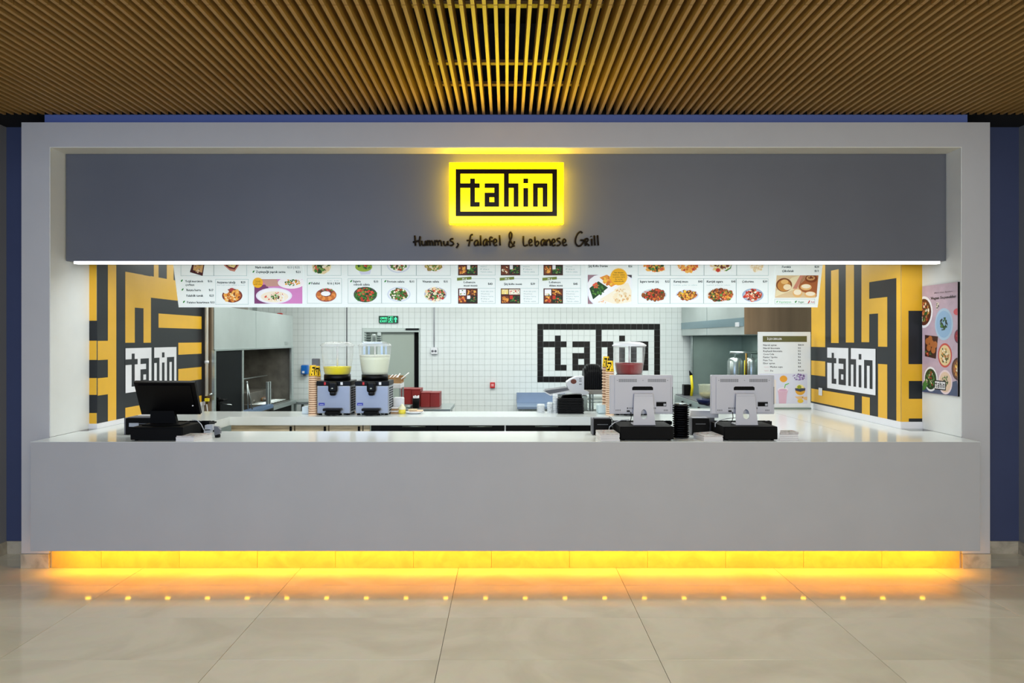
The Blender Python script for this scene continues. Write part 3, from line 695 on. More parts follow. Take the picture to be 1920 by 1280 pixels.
m.build('dish_picture', panels[3])
badge(3, 1160, 518.5, 16.5, [('Tüm dürümler', 9), ('humus, salata', 11), ('ve patates harra', 11.5), ('ile servis', 7), ('edilmektedir', 9.5)], 34, 4)
for a, b in ((1196.5, 1257), (1257, 1320), (1320, 1381), (1381, 1441)): frame(tx[3], a, 470, b, 516.5); frame(tx[3], a-.7, 522, b-.7, 569)
T(3, 'Izgara tavuk şiş', 1200, 529.5, 1235, 4.2); T(3, 't32', 1247, 529.5, 1255, 4); T(3, 'Karnış meze', 1263, 529.5, 1290, 4.2); T(3, 't42', 1309, 529.5, 1317, 4)
T(3, 'Karışık ızgara', 1325, 529.5, 1355, 4.2); T(3, 't45', 1371, 529.5, 1379, 4); T(3, 'Çökertme', 1391, 529.5, 1413, 4.2); T(3, 't39', 1430, 529.5, 1438, 4)
for a in (1263, 1325): T(3, 'humus, pilav ve salata', a, 535, a+44, 1.9, KL, 0)
dish(3, 1226, 552.5, 24, 11.5, BRN+RD+GRN[:1]+ORG[2:], 80, pr(206, 216, 220), None, .85, .24)
dish(3, 1288.5, 553, 25, 12, BRN+ORG+GRN[:1]+[pr(240, 200, 60)], 60, PLW, PLS, .68, .26, lambda m: ell(m, MP, 1272, 557, 5.5, 3.8, pr(240, 240, 238), .0046))
dish(3, 1350.5, 553, 26, 12, BRN+RD+ORG+GRN, 80, pr(226, 226, 220), None, .9, .24)
dish(3, 1411.5, 553, 20, 12.5, RD+CRM+BRN, 70, pr(150, 172, 200), pr(180, 196, 214), .74, .25)
dish(3, 1227, 498, 22, 13, ORG+GRN+RD, 50, pr(236, 236, 234), None, .8, .26); dish(3, 1290, 498, 23, 13.5, ORG+CRM+RD, 50, pr(236, 236, 234), None, .8, .26)
dish(3, 1352, 498, 24, 13.5, CRM+[pr(226, 206, 120)], 24, PLW, None, .8, .26, lambda m: (blobs(m, MP, 1353, 498, 13, 4, [BRN[2], BRN[0]], 12, rng, .9, .004), ell(m, MP, 1346, 506, 4, 3.6, RD[0], .006), poly(m, MP, [(1358, 507), (1368, 502), (1372, 495), (1370, 503), (1362, 508)], GRN[1], .006)))
dish(3, 1418, 498, 14, 13, CRM, 40, pr(240, 240, 238), None, .8, .25)
# panel 4
T(4, 'Fıstıklı', 1466, 502, 1482, 4); T(4, 't20', 1527, 502, 1535, 4); T(4, 'Çikolatalı', 1466, 509.7, 1487, 4.2); T(4, 't11', 1527, 509.7, 1534, 4); T(4, 'Tatlılar', 1466, 494.8, 1482, 4); T(4, 't12|t16', 1522, 494.8, 1535, 3.6)
m = MB(); pts = [(1456, 516), (1535, 516), (1530, 558), (1453, 558)]
poly(m, MP, pts, pr(214, 190, 150), .0012); poly(m, MP, [(1454, 556), (1487, 543), (1520, 516), (1500, 516), (1485, 520), (1455, 545)], pr(226, 214, 176), .0015)
poly(m, MP, [(1497, 538), (1503, 516), (1534, 516), (1531, 556), (1500, 545)], pr(160, 90, 50), .0015); poly(m, MP, [(1500, 516), (1506, 516), (1494, 541), (1486, 541)], pr(196, 130, 110), .0018)
ell(m, MP, 1470, 534, 15, 13, pr(120, 62, 30), .002); ell(m, MP, 1470, 535, 12.5, 11, pr(190, 130, 60), .0023); ell(m, MP, 1471, 528, 7, 4.5, pr(222, 178, 110), .0027); ell(m, MP, 1476, 538, 7.5, 5.5, pr(236, 216, 180), .0029)
ell(m, MP, 1521, 522, 11.5, 7.5, pr(120, 56, 24), .002, ymin=516); ell(m, MP, 1520, 521, 8, 4.5, pr(196, 150, 100), .0023, ymin=516); blobs(m, MP, 1520, 520, 4, 2.5, BRN, 10, rng, .8, .0026)
for (a, b, c, d) in ((1511, 538, 10.5, 6), (1495, 549, 9, 8), (1519, 552, 11, 6)):
    ell(m, MP, a, b, c, d, pr(222, 178, 116), .0034); ell(m, MP, a, b-1.5, c*.8, d*.65, pr(240, 228, 204), .0038)
m.build('dish_picture', panels[4])
fr = MB(); frame(fr, 1452.5, 560.5, 1528, 569.5); leaf(fr, 1492, 565.5, 3); leaf(fr, 1457, 565.5, 2.6, pr(120, 190, 130)); text(fr, MP, 'Vejetaryen', 1460, 567.5, 1483, 3.6, pr(110, 180, 120), .0016, .0006)
text(fr, MP, 'Vegan', 1496, 567.5, 1507, 3.6, pr(50, 120, 60), .0016, .0006); poly(fr, MP, [(1514, 569), (1517, 563), (1519, 563), (1517, 568)], RD[0], .0016); text(fr, MP, 'Acılı', 1520, 567.5, 1526.5, 3.6, pr(180, 70, 80), .0016, .0006)
fr.build('legend', panels[4])
for i in range(5): tag(tx[i].build('menu_lettering', panels[i]))

# ================================================================== DRINKS BOARD
YQ = 8.03
DP = Plane((X(1471, YQ), YQ, 1.3), (1, 0, 0), (0, 0, 1))
db = thing('drinks_board', (X(1471, YQ), YQ, HC), 'white standing drinks price board with olive header by the mural', 'menu board')
MB().box(X(1421.5, YQ), X(1520, YQ), YQ, YQ+.02, HC+.013, Z(622, YQ), mat('matt_white_board', (222, 226, 228), .45, emit=.06), .003).build('panel', db)
MB().box(X(1421.5, YQ), X(1520.5, YQ), YQ-.012, YQ+.045, HC+.0005, HC+.013, mat('grey_green_rail', (130, 146, 138), .4)).build('foot_rail', db)
m = MB(); OL = ink(92, 90, 44)
def dq(x, y): return 1415+x/8.26, 615+y/8.26
rect(m, DP, *dq(125, 122), *dq(808, 214), OL, .001)
text(m, DP, 'İÇECEKLER', dq(192, 0)[0], dq(0, 182)[1], dq(420, 0)[0], 3.9, VWHITE, .002, .0015)
for s, y, p, x1 in (('Nareli ayran', 275, 't8,50', 338), ('Nareli limonata', 322, 't12', 388), ('Reyhanlı limonata', 368, 't12', 424), ('Coca-Cola', 415, 't6', 298), ('Fanta / Sprite', 461, 't6', 350), ('Fuse Tea', 509, 't6', 272), ('Eker ayran', 556, 't4', 312), ('Maden suyu', 612, 't4', 430), ('Su', 670, 't2,50', 282)):
    x0 = 132 if y < 600 else 238
    text(m, DP, s, dq(x0, 0)[0], dq(0, y)[1], dq(x1, 0)[0], 3.2, KD, .0015, .0012); text(m, DP, p, dq(672, 0)[0], dq(0, y-3)[1], dq(760 if ',' in p else 712, 0)[0], 3, KD, .0015, .0012)
    if y > 600: text(m, DP, 'kaynak', dq(150, 0)[0], dq(0, y-6)[1], dq(218, 0)[0], 1.6, ink(196, 130, 150), .0015)
m.build('price_lettering', db)
m = MB(); rect(m, DP, *dq(60, 704), *dq(815, 1168), ink(214, 216, 232), .001)
def de(x, y, rx, ry, c, h): ell(m, DP, *dq(x, y), rx/8.26, ry/8.26, c, h, 20)
de(446, 785, 58, 52, ink(232, 160, 40), .0016); blobs(m, DP, *dq(690, 755), 100/8.26, 50/8.26, [ink(130, 100, 160), ink(170, 140, 196), ink(100, 76, 130)], 60, rng, .25, .0016)
poly(m, DP, [dq(352, 950), dq(520, 950), dq(500, 1020), dq(486, 1166), dq(376, 1166), dq(366, 1020)], ink(216, 176, 196), .0016); de(436, 950, 82, 34, ink(236, 228, 236), .002); de(436, 960, 66, 22, ink(214, 170, 196), .0023)
poly(m, DP, [dq(456, 930), dq(468, 870), dq(530, 848), dq(532, 860), dq(478, 884), dq(468, 930)], ink(110, 190, 90), .0026)
de(705, 960, 78, 76, ink(226, 166, 50), .0016); de(702, 925, 62, 52, ink(240, 226, 150), .002); poly(m, DP, [dq(622, 930), dq(785, 930), dq(780, 965), dq(705, 985), dq(630, 965)], ink(50, 60, 84), .0024); de(690, 912, 32, 28, ink(150, 160, 30), .0027)
for a, b, c in ((690, 1070, 70), (790, 1080, 60)): poly(m, DP, [dq(a-c, b-10), dq(min(a+c, 812), b-20), dq(min(a+c*.6, 812), b+35), dq(a-c*.3, b+30)], ink(232, 190, 130), .0018)
de(708, 1128, 46, 32, ink(236, 196, 60), .0024); poly(m, DP, [dq(60, 760), dq(330, 800), dq(330, 1166), dq(60, 1166)], ink(226, 214, 206), .0013)
m.build('drinks_picture', db)

# ================================================================== POSTER ON THE RIGHT JAMB
pxw = XR-.0065
PP = Plane((pxw-.012, 6, 1.8), (0, -1, 0), (0, 0, 1))
py0, py1 = 5.742, 6.238; pz0, pz1 = Z(743.6, 5.729), Z(528, 5.729)
po = thing('food_poster', (pxw-.006, 5.99, pz0), 'upright pink poster of vegan dishes on the right jamb', 'poster')
m = MB().box(pxw-.012, pxw, py0, py1, pz0, pz1, BLACKM)
m.add([(pxw-.0124, py0+.006, pz0), (pxw-.0124, py1, pz0), (pxw-.0124, py1, pz1), (pxw-.0124, py0+.006, pz1)], [(0, 1, 2, 3)], mat('poster_pink', (196, 172, 190), .3, noise=.15, scale=14))
m.build('panel', po)
m = MB(); Wp, Hp = py1-py0, pz1-pz0
def pp(u, v, h): return Vector((pxw-.0124-h, py1-u*Wp, pz1-v*Hp))         # u from the far edge to the near edge, v downwards
def pe(m, u, v, ru, rv, c, h, seg=24):
    m.add([pp(min(max(u+ru*math.cos(2*PI*k/seg), .002), .985), min(max(v+rv*math.sin(2*PI*k/seg), 0), .998), h) for k in range(seg)], [list(range(seg))], c)
def pb(m, u, v, ru, rv, cols, n, s, h):
    for i in range(n):
        a = rng.uniform(0, 2*PI); q = math.sqrt(rng.random()); pe(m, u+ru*q*math.cos(a), v+rv*q*math.sin(a), s*rng.uniform(.5, 1.1)*1.6, s*rng.uniform(.5, 1.1), rng.choice(cols), h+i*.00003, 6)
IG = [ink(46, 92, 42), ink(80, 130, 60), ink(26, 60, 34)]; IR = [ink(176, 60, 40), ink(214, 110, 70)]; IO = [ink(206, 150, 80), ink(170, 100, 50)]; IB = [ink(90, 44, 30), ink(60, 30, 26)]; IC = [ink(236, 224, 200)]
m.add([pp(0, .94, .0003), pp(.3, .955, .0003), pp(.97, .86, .0003), pp(.985, .9, .0003), pp(.985, .998, .0003), pp(0, .998, .0003)], [range(6)], ink(70, 84, 116))
for (u, v, ru, rv, plate, inner, cols, s, n) in ((.04, .245, .27, .15, ink(238, 238, 244), IB[0], IO+IR+IC+IG[:1], .018, 60), (.62, .365, .25, .145, ink(170, 196, 220), ink(146, 180, 214), IG[2:]+IG[:1]+PUR, .016, 0),
        (.65, .645, .19, .11, ink(200, 80, 70), ink(226, 200, 150), IO+IG[:1]+IC, .012, 50), (.25, .87, .2, .115, ink(232, 232, 238), IG[2], IG+IR[:1]+IC, .012, 70), (.66, .885, .19, .11, ink(232, 210, 214), ink(226, 196, 170), IG+IO[:1], .012, 10),
        (1.0, .475, .1, .06, ink(80, 60, 76), ink(150, 40, 60), IR, .01, 4), (1.0, .76, .17, .1, ink(70, 40, 36), ink(120, 70, 40), IO+IC+[ink(240, 190, 80)], .018, 30)):
    pe(m, u, v, ru, rv, plate, .0005); pe(m, u, v, ru*.84, rv*.84, inner, .0008)
    if n: pb(m, u, v, ru*.62, rv*.62, cols, n, s, .0011)
pb(m, .62, .36, .1, .06, IG+[ink(40, 34, 60)], 40, .014, .0011); pb(m, .66, .88, .08, .045, IG, 24, .01, .002)
m.add([pp(.08, .46, .0005), pp(.46, .475, .0005), pp(.40, .68, .0005), pp(.08, .66, .0005)], [range(4)], IB[1])
for (u, v) in ((.16, .52), (.29, .54), (.2, .58), (.33, .6), (.24, .5), (.38, .55)): pe(m, u, v, .065, .032, IO[1], .001+u*.001, 12)
pb(m, .2, .63, .12, .02, IR+IG, 16, .012, .0016)
pe(m, .98, .26, .1, .03, ink(206, 90, 100), .0004); pb(m, .45, .2, .05, .04, IC+IG[:1], 14, .01, .0008)
m.add([pp(.02, .985, .0025), pp(.02, .92, .0025), pp(.12, .87, .0025), pp(.16, .93, .0025), pp(.1, .97, .0025)], [range(5)], IG[1])
m.build('dish_print', po)
m = MB()
def ptext(s, u0, v, u1, hh, mt, bold=0.0):
    vs_, fs_, a, b = glyphs(s); sc = (u1-u0)/(b-a)
    for dd in ((0, bold) if bold else (0,)): m.add([pp(u0+(q.x-a)*sc+dd, v-q.y*hh/.7, .003+dd*.01) for q in vs_], fs_, mt)
ptext('Afiyet olsun diyenlere', .36, .082, .86, .014, KD); ptext('Vegan Seçenekler', .26, .135, .95, .026, KD, .006)
for q in ((.37, .875, .68, .96, VBLACK, .0028),): m.add([pp(q[0], q[1], q[5]), pp(q[2], q[1], q[5]), pp(q[2], q[3], q[5]), pp(q[0], q[3], q[5])], [range(4)], q[4])
m.add([pp(.385, .885, .003), pp(.665, .885, .003), pp(.665, .95, .003), pp(.385, .95, .003)], [range(4)], VWHITE)
for (c0, r0, c1, r1) in RUNS:
    c0, c1, r0, r1 = max(c0, 1), min(c1, 19), max(r0, 1), min(r1, 8)
    if c0 > c1 or r0 > r1: continue
    a0, a1, b0, b1 = .385+(c0-1)*.28/19, .385+c1*.28/19, .885+(r0-1)*.065/8, .885+r1*.065/8
    m.add([pp(a0, b0, .0034), pp(a1, b0, .0034), pp(a1, b1, .0034), pp(a0, b1, .0034)], [range(4)], VBLACK)
m.build('poster_lettering', po)
yw = WXR*F/(1540-CX)
sw = one('switch_plate', MB().box(WXR-.014, WXR-.0065, yw-.04, yw+.04, Z(741, yw), Z(727, yw), WHITEPL, .003).box(WXR-.017, WXR-.014, yw-.028, yw+.028, Z(738.5, yw), Z(729.5, yw), WHITEPL, .002), (WXR-.0065, yw, Z(734, yw)), 'small white switch plate on the right mural below the lettering', 'switch')

# ================================================================== BACK WALL FITTINGS
DY = YB
dr = bpy.data.objects.new('door_1', None); C.objects.link(dr); dr.location = (X(733, YB), YB, 0); tag(dr, kind='structure')
zt = Z(615, YB)
MB().box(X(680, DY)+.002, X(687, DY), YB-.03, YB+.12, 0, zt, FRAMEG, .003).box(X(785.5, DY), X(787, DY), YB-.03, YB+.12, 0, zt, FRAMEG).box(X(687, DY), X(785.5, DY), YB-.03, YB+.12, Z(622.5, DY), zt, FRAMEG, .003).build('door_frame', dr)
MB().box(X(687, DY)+.001, X(776, DY), YB+.03, YB+.07, 0.01, Z(622.5, DY)-.002, DOORG, .003).build('door_leaf', dr)
MB().box(X(708, DY), X(715, DY), YB-.028, YB+.029, 0.01, Z(622.5, DY)-.002, FRAMEG, .003).build('frame_post', dr)
MB().box(X(761, DY), X(786, DY), YB-.05, YB-.031, Z(618.5, DY), Z(615.5, DY), BLACKP, .003).build('door_closer', dr)
MB().box(X(776, DY)+.002, X(785.5, DY)-.001, YB+.08, YB+.11, 0.01, Z(622.5, DY)-.002, BLACKM).build('gap_shade_sheet', dr)  # black sheet standing in for the dark of the open gap
ex = thing('exit_sign', (X(728, YB), YB-.02, Z(605, YB)), 'green lit exit sign above the kitchen door', 'sign')
EP = Plane((0, YB-.046, 2), (1, 0, 0), (0, 0, 1)); YE = YB-.046
MB().box(X(710, YE), X(746, YE), YE, YB-.007, Z(605, YE), Z(592, YE), GREEN, .003).build('housing', ex)
m = MB(); text(m, EP, 'ÇIKIŞ', 712.5, 598, 725.5, 3.6, GLOWG, .001, .004); text(m, EP, 'EXIT', 712.5, 604, 725.5, 4, GLOWG, .001, .004)
for a, b in ((727.5, 736.5), (738, 745)):
    pass
rect(m, EP, 727.5, 593, 728, 604.3, GLOWG); rect(m, EP, 736.3, 593, 736.8, 604.3, GLOWG); rect(m, EP, 727.5, 593, 736.8, 593.5, GLOWG); rect(m, EP, 727.5, 603.9, 736.8, 604.4, GLOWG)
ell(m, EP, 733.2, 594.8, 1, 1, GLOWG, seg=10)
for pts in ([(730.8, 596.3), (733.4, 596), (732.8, 600.5), (731, 600.2)], [(731.6, 596), (728.8, 598), (729.4, 598.6), (732, 597)], [(733, 596), (735.6, 598.4), (735.1, 599), (732.8, 597.4)], [(731.2, 599.8), (729, 603), (729.8, 603.6), (732.2, 600.6)], [(732.2, 599.8), (734.8, 601.2), (734.2, 603.6), (733.6, 603.4), (733.6, 601.8), (731.8, 600.8)]):
    poly(m, EP, pts, GLOWG)
poly(m, EP, [(741.7, 593.4), (745, 598.6), (742.8, 598.6), (742.8, 604), (740.6, 604), (740.6, 598.6), (738.4, 598.6)], GLOWG)
m.build('pictogram', ex)
YW = YB-.006
one('conduit', MB().tube([(X(650.5, YW), YW-.011, 3.19), (X(650.5, YW), YW-.011, Z(690, YW))], .009, GREYP, 8), (X(650.5, YW), YW, .5), 'thin grey conduit down the tiled wall behind the yellow juice', 'pipe')
so = thing('wall_socket', (X(814, YW), YW-.02, Z(664, YW)), 'white socket box with two outlets at the end of a conduit', 'socket')
MB().box(X(808.5, YW), X(820.5, YW), YW-.045, YW-.0005, Z(663.5, YW), Z(651, YW), WHITEPL, .006).build('box', so)
for q in (811.5, 817): MB().tube([(X(q, YW), YW-.05, Z(658, YW)), (X(q, YW), YW-.045, Z(658, YW))], .02, GREYP, 14).build('outlet', so)
MB().tube([(X(814, YW), YW-.011, 3.19), (X(814, YW), YW-.011, Z(651, YW))], .009, LGREYP, 8).build('conduit', so)
fc = thing('fire_call_point', (X(923.5, YW), YW-.02, Z(727, YW)), 'small red fire call point on the white tiles', 'alarm')
MB().box(X(919, YW), X(928, YW), YW-.04, YW-.0005, Z(727, YW), Z(716.5, YW), BRED, .005).build('box', fc)
MB().box(X(921, YW), X(926, YW), YW-.042, YW-.0402, Z(724, YW), Z(719, YW), mat('pale_pink', (226, 150, 150), .4)).build('button_plate', fc)
sd = thing('soap_dispenser', (X(573, YW), YW-.05, Z(703, YW)), 'blue soap dispenser on the tiled wall left of the cups', 'dispenser')
MB().box(X(567, YW), X(579.5, YW), YW-.1, YW-.0005, Z(701, YW), Z(684, YW), BLUE, .015).build('body', sd)
MB().box(X(569.5, YW), X(574, YW), YW-.105, YW-.1005, Z(699, YW), Z(695, YW), WHITEPL, .002).build('label_patch', sd)
MB().tube([(X(573, YW), YW-.05, Z(701, YW)), (X(573, YW), YW-.05, Z(704.5, YW))], .025, GREYP, 10).build('spout', sd)
one('alarm_beacon', MB().box(X(514, 12.3), X(524.5, 12.3), YW-.09, YW-.0005, Z(591.5, 12.4), Z(586.5, 12.4), BRED, .02), (X(519, 12.4), YW, Z(591, 12.4)), 'red alarm sounder above the left extraction hood', 'alarm')

# ================================================================== LEFT COOKING LINE
HX = -3.45
hl = thing('extractor_hood', (-3.9, 10.2, Z(656, 9.6)), 'big pale steel extractor hood on the left of the kitchen', 'hood')
y0, y1 = 8.62, 11.79
zb0, zb1 = Z(656.3, 8.62)+.005, Z(656.3, 11.79)
m = MB(); zt0, zt1 = Z(572, 8.62), Z(592, 11.79)
m.prism([(HX, y0, zb0), (HX, y1, zb0), (HX, y1, zt1), (HX, y0, zt0)], (-.88, 0, 0), STEELD); m.build('canopy', hl)
MB().box(HX-.002, HX+.012, y0, y1, zb0-.018, zb0+.004, STEEL, .002).build('rim', hl)
MB().box(HX, HX+.004, 10.05, 10.056, zb0, zt1, STEEL).build('panel_joint', hl)
MB().box(HX, HX+.01, 11.35, 11.5, Z(646, 11.4), Z(640, 11.4), STEEL, .002).build('handle', hl)
MB().box(-4.2, -3.75, 9.3, 10.6, zt0-.05, 3.19, mat('duct_metal', (120, 116, 106), .5, metal=.4, noise=.3)).build('duct', hl)
sp = one('steel_partition', MB().box(X(383.5, 8.5), X(397, 8.5), 8.5, 8.55, .0, 3.19, STEELBR).box(X(397, 8.5), X(402, 8.5), 8.5, 8.55, 0, Z(657, 8.5), STEEL), (-3.48, 8.52, 0), 'narrow steel partition tinted with a painted brown reflection at the end of the left mural', 'panel')
pi_ = thing('gas_pipe', (X(387.5, 8.44), 8.44, 1.0), 'white vertical gas pipe with a yellow valve beside the mural', 'pipe')
xx = X(387.5, 8.44)
MB().tube([(xx, 8.44, 3.19), (xx, 8.44, Z(742, 8.44))], .018, mat('cream_pipe', (226, 222, 208), .4), 12).build('pipe', pi_)
MB().tube([(xx, 8.44, Z(676, 8.44)), (xx, 8.44, Z(681, 8.44))], .024, WHITEPL, 12).tube([(xx, 8.44, Z(678.5, 8.44)), (xx, 8.499, Z(678.5, 8.44))], .006, STEEL, 8).build('clamp', pi_)
MB().tube([(xx, 8.44, Z(742, 8.44)), (xx, 8.44, Z(757, 8.44))], .014, BRASS, 10).build('fitting', pi_)
MB().box(xx-.012, xx+.04, 8.405, 8.425, Z(752, 8.44), Z(746, 8.44), VALVE, .004).build('valve_handle', pi_)
MB().tube([(xx+.045, 8.44, Z(741, 8.44)), (xx+.045, 8.44, Z(737, 8.44))], .02, STEEL, 10).build('gauge', pi_)
MB().tube([(xx, 8.44, Z(757, 8.44)), (xx+.01, 8.44, Z(770, 8.44)), (xx+.02, 8.44, .85), (xx-.02, 8.48, .3), (xx-.02, 8.48, .01)], .006, PAPER, 8).build('hose', pi_)
# tall dark cabinet with doner machine
tcb = thing('tall_oven_cabinet', (-3.85, 9.1, 0), 'tall dark glazed oven cabinet beside the steel partition', 'oven')
MB().box(HX-.85, HX-.012, 8.64, 9.56, .0, zb0-.02, BLACKM).build('body', tcb)
MB().box(HX-.012, HX, 8.66, 9.50, .75, zb0-.03, DGLASS, .003).build('glass_door', tcb)
MB().box(HX-.012, HX+.012, 9.515, 9.56, .1, zb0-.02, STEEL, .002).build('edge_post', tcb)
MB().box(HX-.012, HX+.004, 8.66, 9.50, .1, .74, STEEL, .003).build('lower_panel', tcb)
m = MB(); yy = 8.75
m.tube([(HX+.02, 8.7, Z(745, 8.7)), (HX+.02, 8.7, Z(770, 8.7))], .02, BLACKM, 10).box(HX+.001, HX+.09, 8.67, 8.8, Z(752, 8.7), Z(748, 8.7), BLACKM, .008).tube([(HX+.05, 8.72, Z(757, 8.7)), (HX+.17, 8.72, Z(759, 8.7))], .006, STEEL, 8)
one('knife_sharpener', m, (HX+.05, 8.72, Z(770, 8.7)), 'small black bracket with steel rod fixed to the oven door', 'tool')
# grill under the hood
gr = thing('charcoal_grill', (-3.9, 10.7, 0), 'scorched charcoal grill bay in the left cooking line', 'grill')
MB().box(HX-.85, HX-.80, 9.57, 11.79, 0, zb0-.02, GRIME).box(HX-.80, HX-.02, 11.74, 11.79, 0, zb0-.02, GRIME).box(HX-.80, HX-.02, 9.57, 9.6, 0, zb0-.02, GRIME).box(HX-.80, HX-.05, 9.6, 11.74, .0, .70, GRIME).build('bay', gr)
MB().box(HX-.02, HX+.012, 11.68, 11.79, 0, zb0-.02, STEEL, .002).build('edge_post', gr)
MB().box(HX-.05, HX+.06, 9.58, 10.62, .79, .845, mat('blue_steel', (110, 140, 180), .3, metal=.6), .004).build('front_rail', gr)
MB().box(HX-.05, HX+.06, 10.64, 11.78, .75, .815, STEEL, .004).build('front_ledge', gr)
MB().box(HX-.048, HX, 9.6, 11.7, .1, .74, BLACKM, .003).build('front_panel', gr)
for k in range(22): 
    yk = 10.66+k*.046
    MB().tube([(HX-.74, yk, .83), (HX-.055, yk, .83)], .006, STEEL if k % 3 else GRIME, 6).build('grate_bar', gr)
MB().box(HX-.8, HX-.4, 9.65, 10.55, .70, 1.12, BLACKM, .01).box(HX-.8, HX-.3, 10.7, 11.7, .70, 1.0, GRIME, .01).build('firebox', gr)
MB().box(HX-.03, HX, 10.56, 10.60, .84, 1.17, STEEL, .002).box(HX-.03, HX, 10.66, 10.70, .84, 1.17, STEEL, .002).build('divider', gr)
MB().box(HX-.4, HX-.38, 9.62, 11.7, 1.20, 1.215, STEEL).build('hanging_rail', gr)
MB().box(HX-.5, HX-.48, 9.8, 10.6, 1.215, 1.55, mat('dull_plate', (70, 74, 72), .5)).build('splash_plate', gr)
r_ = random.Random(3)
m = MB()
for k in range(14): m.lathe([(0.0, 0), (.05, .01), (.045, .05), (0, .06)], (HX-.6+r_.uniform(0, .4), 10.8+r_.uniform(0, .8), .837), [BROWN, GRIME, mat('meat', (140, 80, 50), .5)][k % 3], 7)
tag(one('grilled_meat', m, (HX-.4, 11.2, .837), 'browned meat pieces lying on the left grill grate', 'food'), kind='stuff')
m = MB(); xx = HX+.03
m.tube([(xx, 9.62, 1.22), (xx+.01, 9.64, .86)], .008, STEEL, 8).tube([(xx, 9.62, 1.22), (xx+.05, 9.68, .86)], .008, STEEL, 8).lathe([(0, 0), (.02, .01), (0, .03)], (xx, 9.62, 1.21), STEEL, 10)
one('grill_tongs', m, (xx, 9.65, .85), 'steel tongs leaning upright at the near end of the grill', 'tongs')
# steel prep table towards the back wall, left
def steel_table(name, x0, x1, y0, y1, zt_, label, back=0, topm=STEEL, cat='table'):
    t_ = thing(name, ((x0+x1)/2, (y0+y1)/2, 0), label, cat)
    MB().box(x0, x1, y0, y1, zt_-.045, zt_, topm, .004).build('tabletop', t_)
    for a in (x0+.03, x1-.07):
        for b in (y0+.03, y1-.07): MB().box(a, a+.04, b, b+.04, 0, zt_-.045, STEEL).build('leg', t_)
    MB().box(x0+.04, x1-.04, y0+.04, y1-.04, .2, .225, STEEL).build('lower_shelf', t_)
    if back: MB().box(x0, x1, y1-.02, y1, zt_, zt_+back, topm, .002).build('splashback', t_)
    return t_
steel_table('prep_table', X(549, 11.9), X(612, 11.9)+.25, 11.82, 12.35, Z(752, 11.9), 'grey steel prep table against the tiles left of the cup stack')
steel_table('prep_table', X(736, 9.4), X(848, 9.4), 9.05, 9.85, Z(766.5, 9.05), 'steel prep table carrying the dark red boxes')
sk = steel_table('sink_table', X(969, 12.2), X(1062, 12.2), 11.75, 12.48, Z(757, 12.2), 'blue grey steel sink table under the black tile lettering', .17, mat('blue_grey_steel', (140, 158, 182), .35, metal=.5))
steel_table('sink_table', X(1100, 12.2), X(1255, 12.2), 11.8, 12.48, Z(762, 12.2), 'pale steel table against the tiles behind the right dispenser', .15)

# ================================================================== RIGHT COOKING LINE
RX = 2.99
hr = thing('extractor_hood', (3.5, 10.8, 1.84), 'brushed steel extractor hood at the right above the booth', 'hood')
MB().box(RX, 4.04, 9.2, 12.48, 1.845, 3.19, STEELD, .003).build('canopy', hr)
MB().box(RX-.008, RX-.0005, 9.21, 12.48, Z(617, 12.4), Z(605, 12.4), mat('blue_reflection_tint', (128, 156, 166), .3, metal=.6)).build('painted_reflection', hr)  # bluish reflection on the hood side, built as a coloured strip
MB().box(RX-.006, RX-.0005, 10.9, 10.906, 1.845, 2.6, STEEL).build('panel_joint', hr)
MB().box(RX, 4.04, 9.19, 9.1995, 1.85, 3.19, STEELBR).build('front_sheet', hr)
ys = RX*F/(1387-CX)
MB().box(RX-.03, RX-.0085, ys-.02, ys+.1, Z(612.5, ys), Z(604, ys), WHITEPL, .004).build('switch', hr)
bt = thing('steel_booth', (3.6, 11, 0), 'steel lined wash booth below the right extractor hood', 'booth')
BSTL = mat('greenish_steel', (160, 178, 170), .38, metal=.6, noise=.35, scale=1.2)
MB().box(X(1299, 12.4), 4.0, 12.38, 12.43, 0, 1.84, BSTL).build('back_sheet', bt)
MB().box(3.98, 4.03, 9.2, 12.379, 0, 1.84, BSTL).build('side_sheet', bt)
MB().box(X(1298, 12.37)-.02, X(1298, 12.37), 12.34, 12.43, 0, 1.84, STEEL).build('edge_post', bt)
wh = thing('water_heater', (3.78, 11.0, 1.1), 'twin steel heater tanks on the right booth wall', 'boiler')
for xk in (3.56, 3.82):
    o = MB().lathe([(0, 0), (.10, .0), (.115, .02), (.115, .44), (.09, .49), (0, .51)], (xk, 11.4, 1.0), STEEL, 20).build('tank', wh)
MB().tube([(3.47, 11.36, 1.575), (3.93, 11.36, 1.575)], .022, STEEL, 8).tube([(3.69, 11.25, 1.57), (3.69, 11.25, 1.0)], .016, BRASS, 8).tube([(3.56, 11.4, 1.5), (3.56, 11.37, 1.57)], .015, STEEL, 8).tube([(3.82, 11.4, 1.5), (3.82, 11.37, 1.57)], .015, STEEL, 8).build('pipework', wh)
MB().tube([(3.66, 11.24, 1.46), (3.655, 11.22, 1.2), (3.66, 11.22, 1.0)], .007, VALVE, 6).build('earth_cable', wh)
MB().box(3.42, 3.96, 11.2, 11.6, .861, .999, STEEL, .005).build('base', wh)
tr = thing('cooking_range', (3.3, 11, 0), 'low steel cooking range running back along the right side', 'range')
MB().box(2.86, 3.97, 9.3, 12.3, 0, .80, STEEL, .004).build('body', tr)
MB().box(2.84, 3.97, 9.3, 12.3, .801, .86, GREYP, .004).build('hob', tr)
MB().box(2.82, 2.8395, 9.3, 12.28, .70, .85, STEEL, .003).build('front_rail', tr)
for k in range(5): MB().tube([(2.80, 9.7+k*.5, .775), (2.8195, 9.7+k*.5, .775)], .022, BLACKP, 12).build('knob', tr)
m = MB(); m.box(X(1282.5, 12), X(1296, 12), 12.0, 12.14, .861, Z(721, 12), BLACKP, .01)
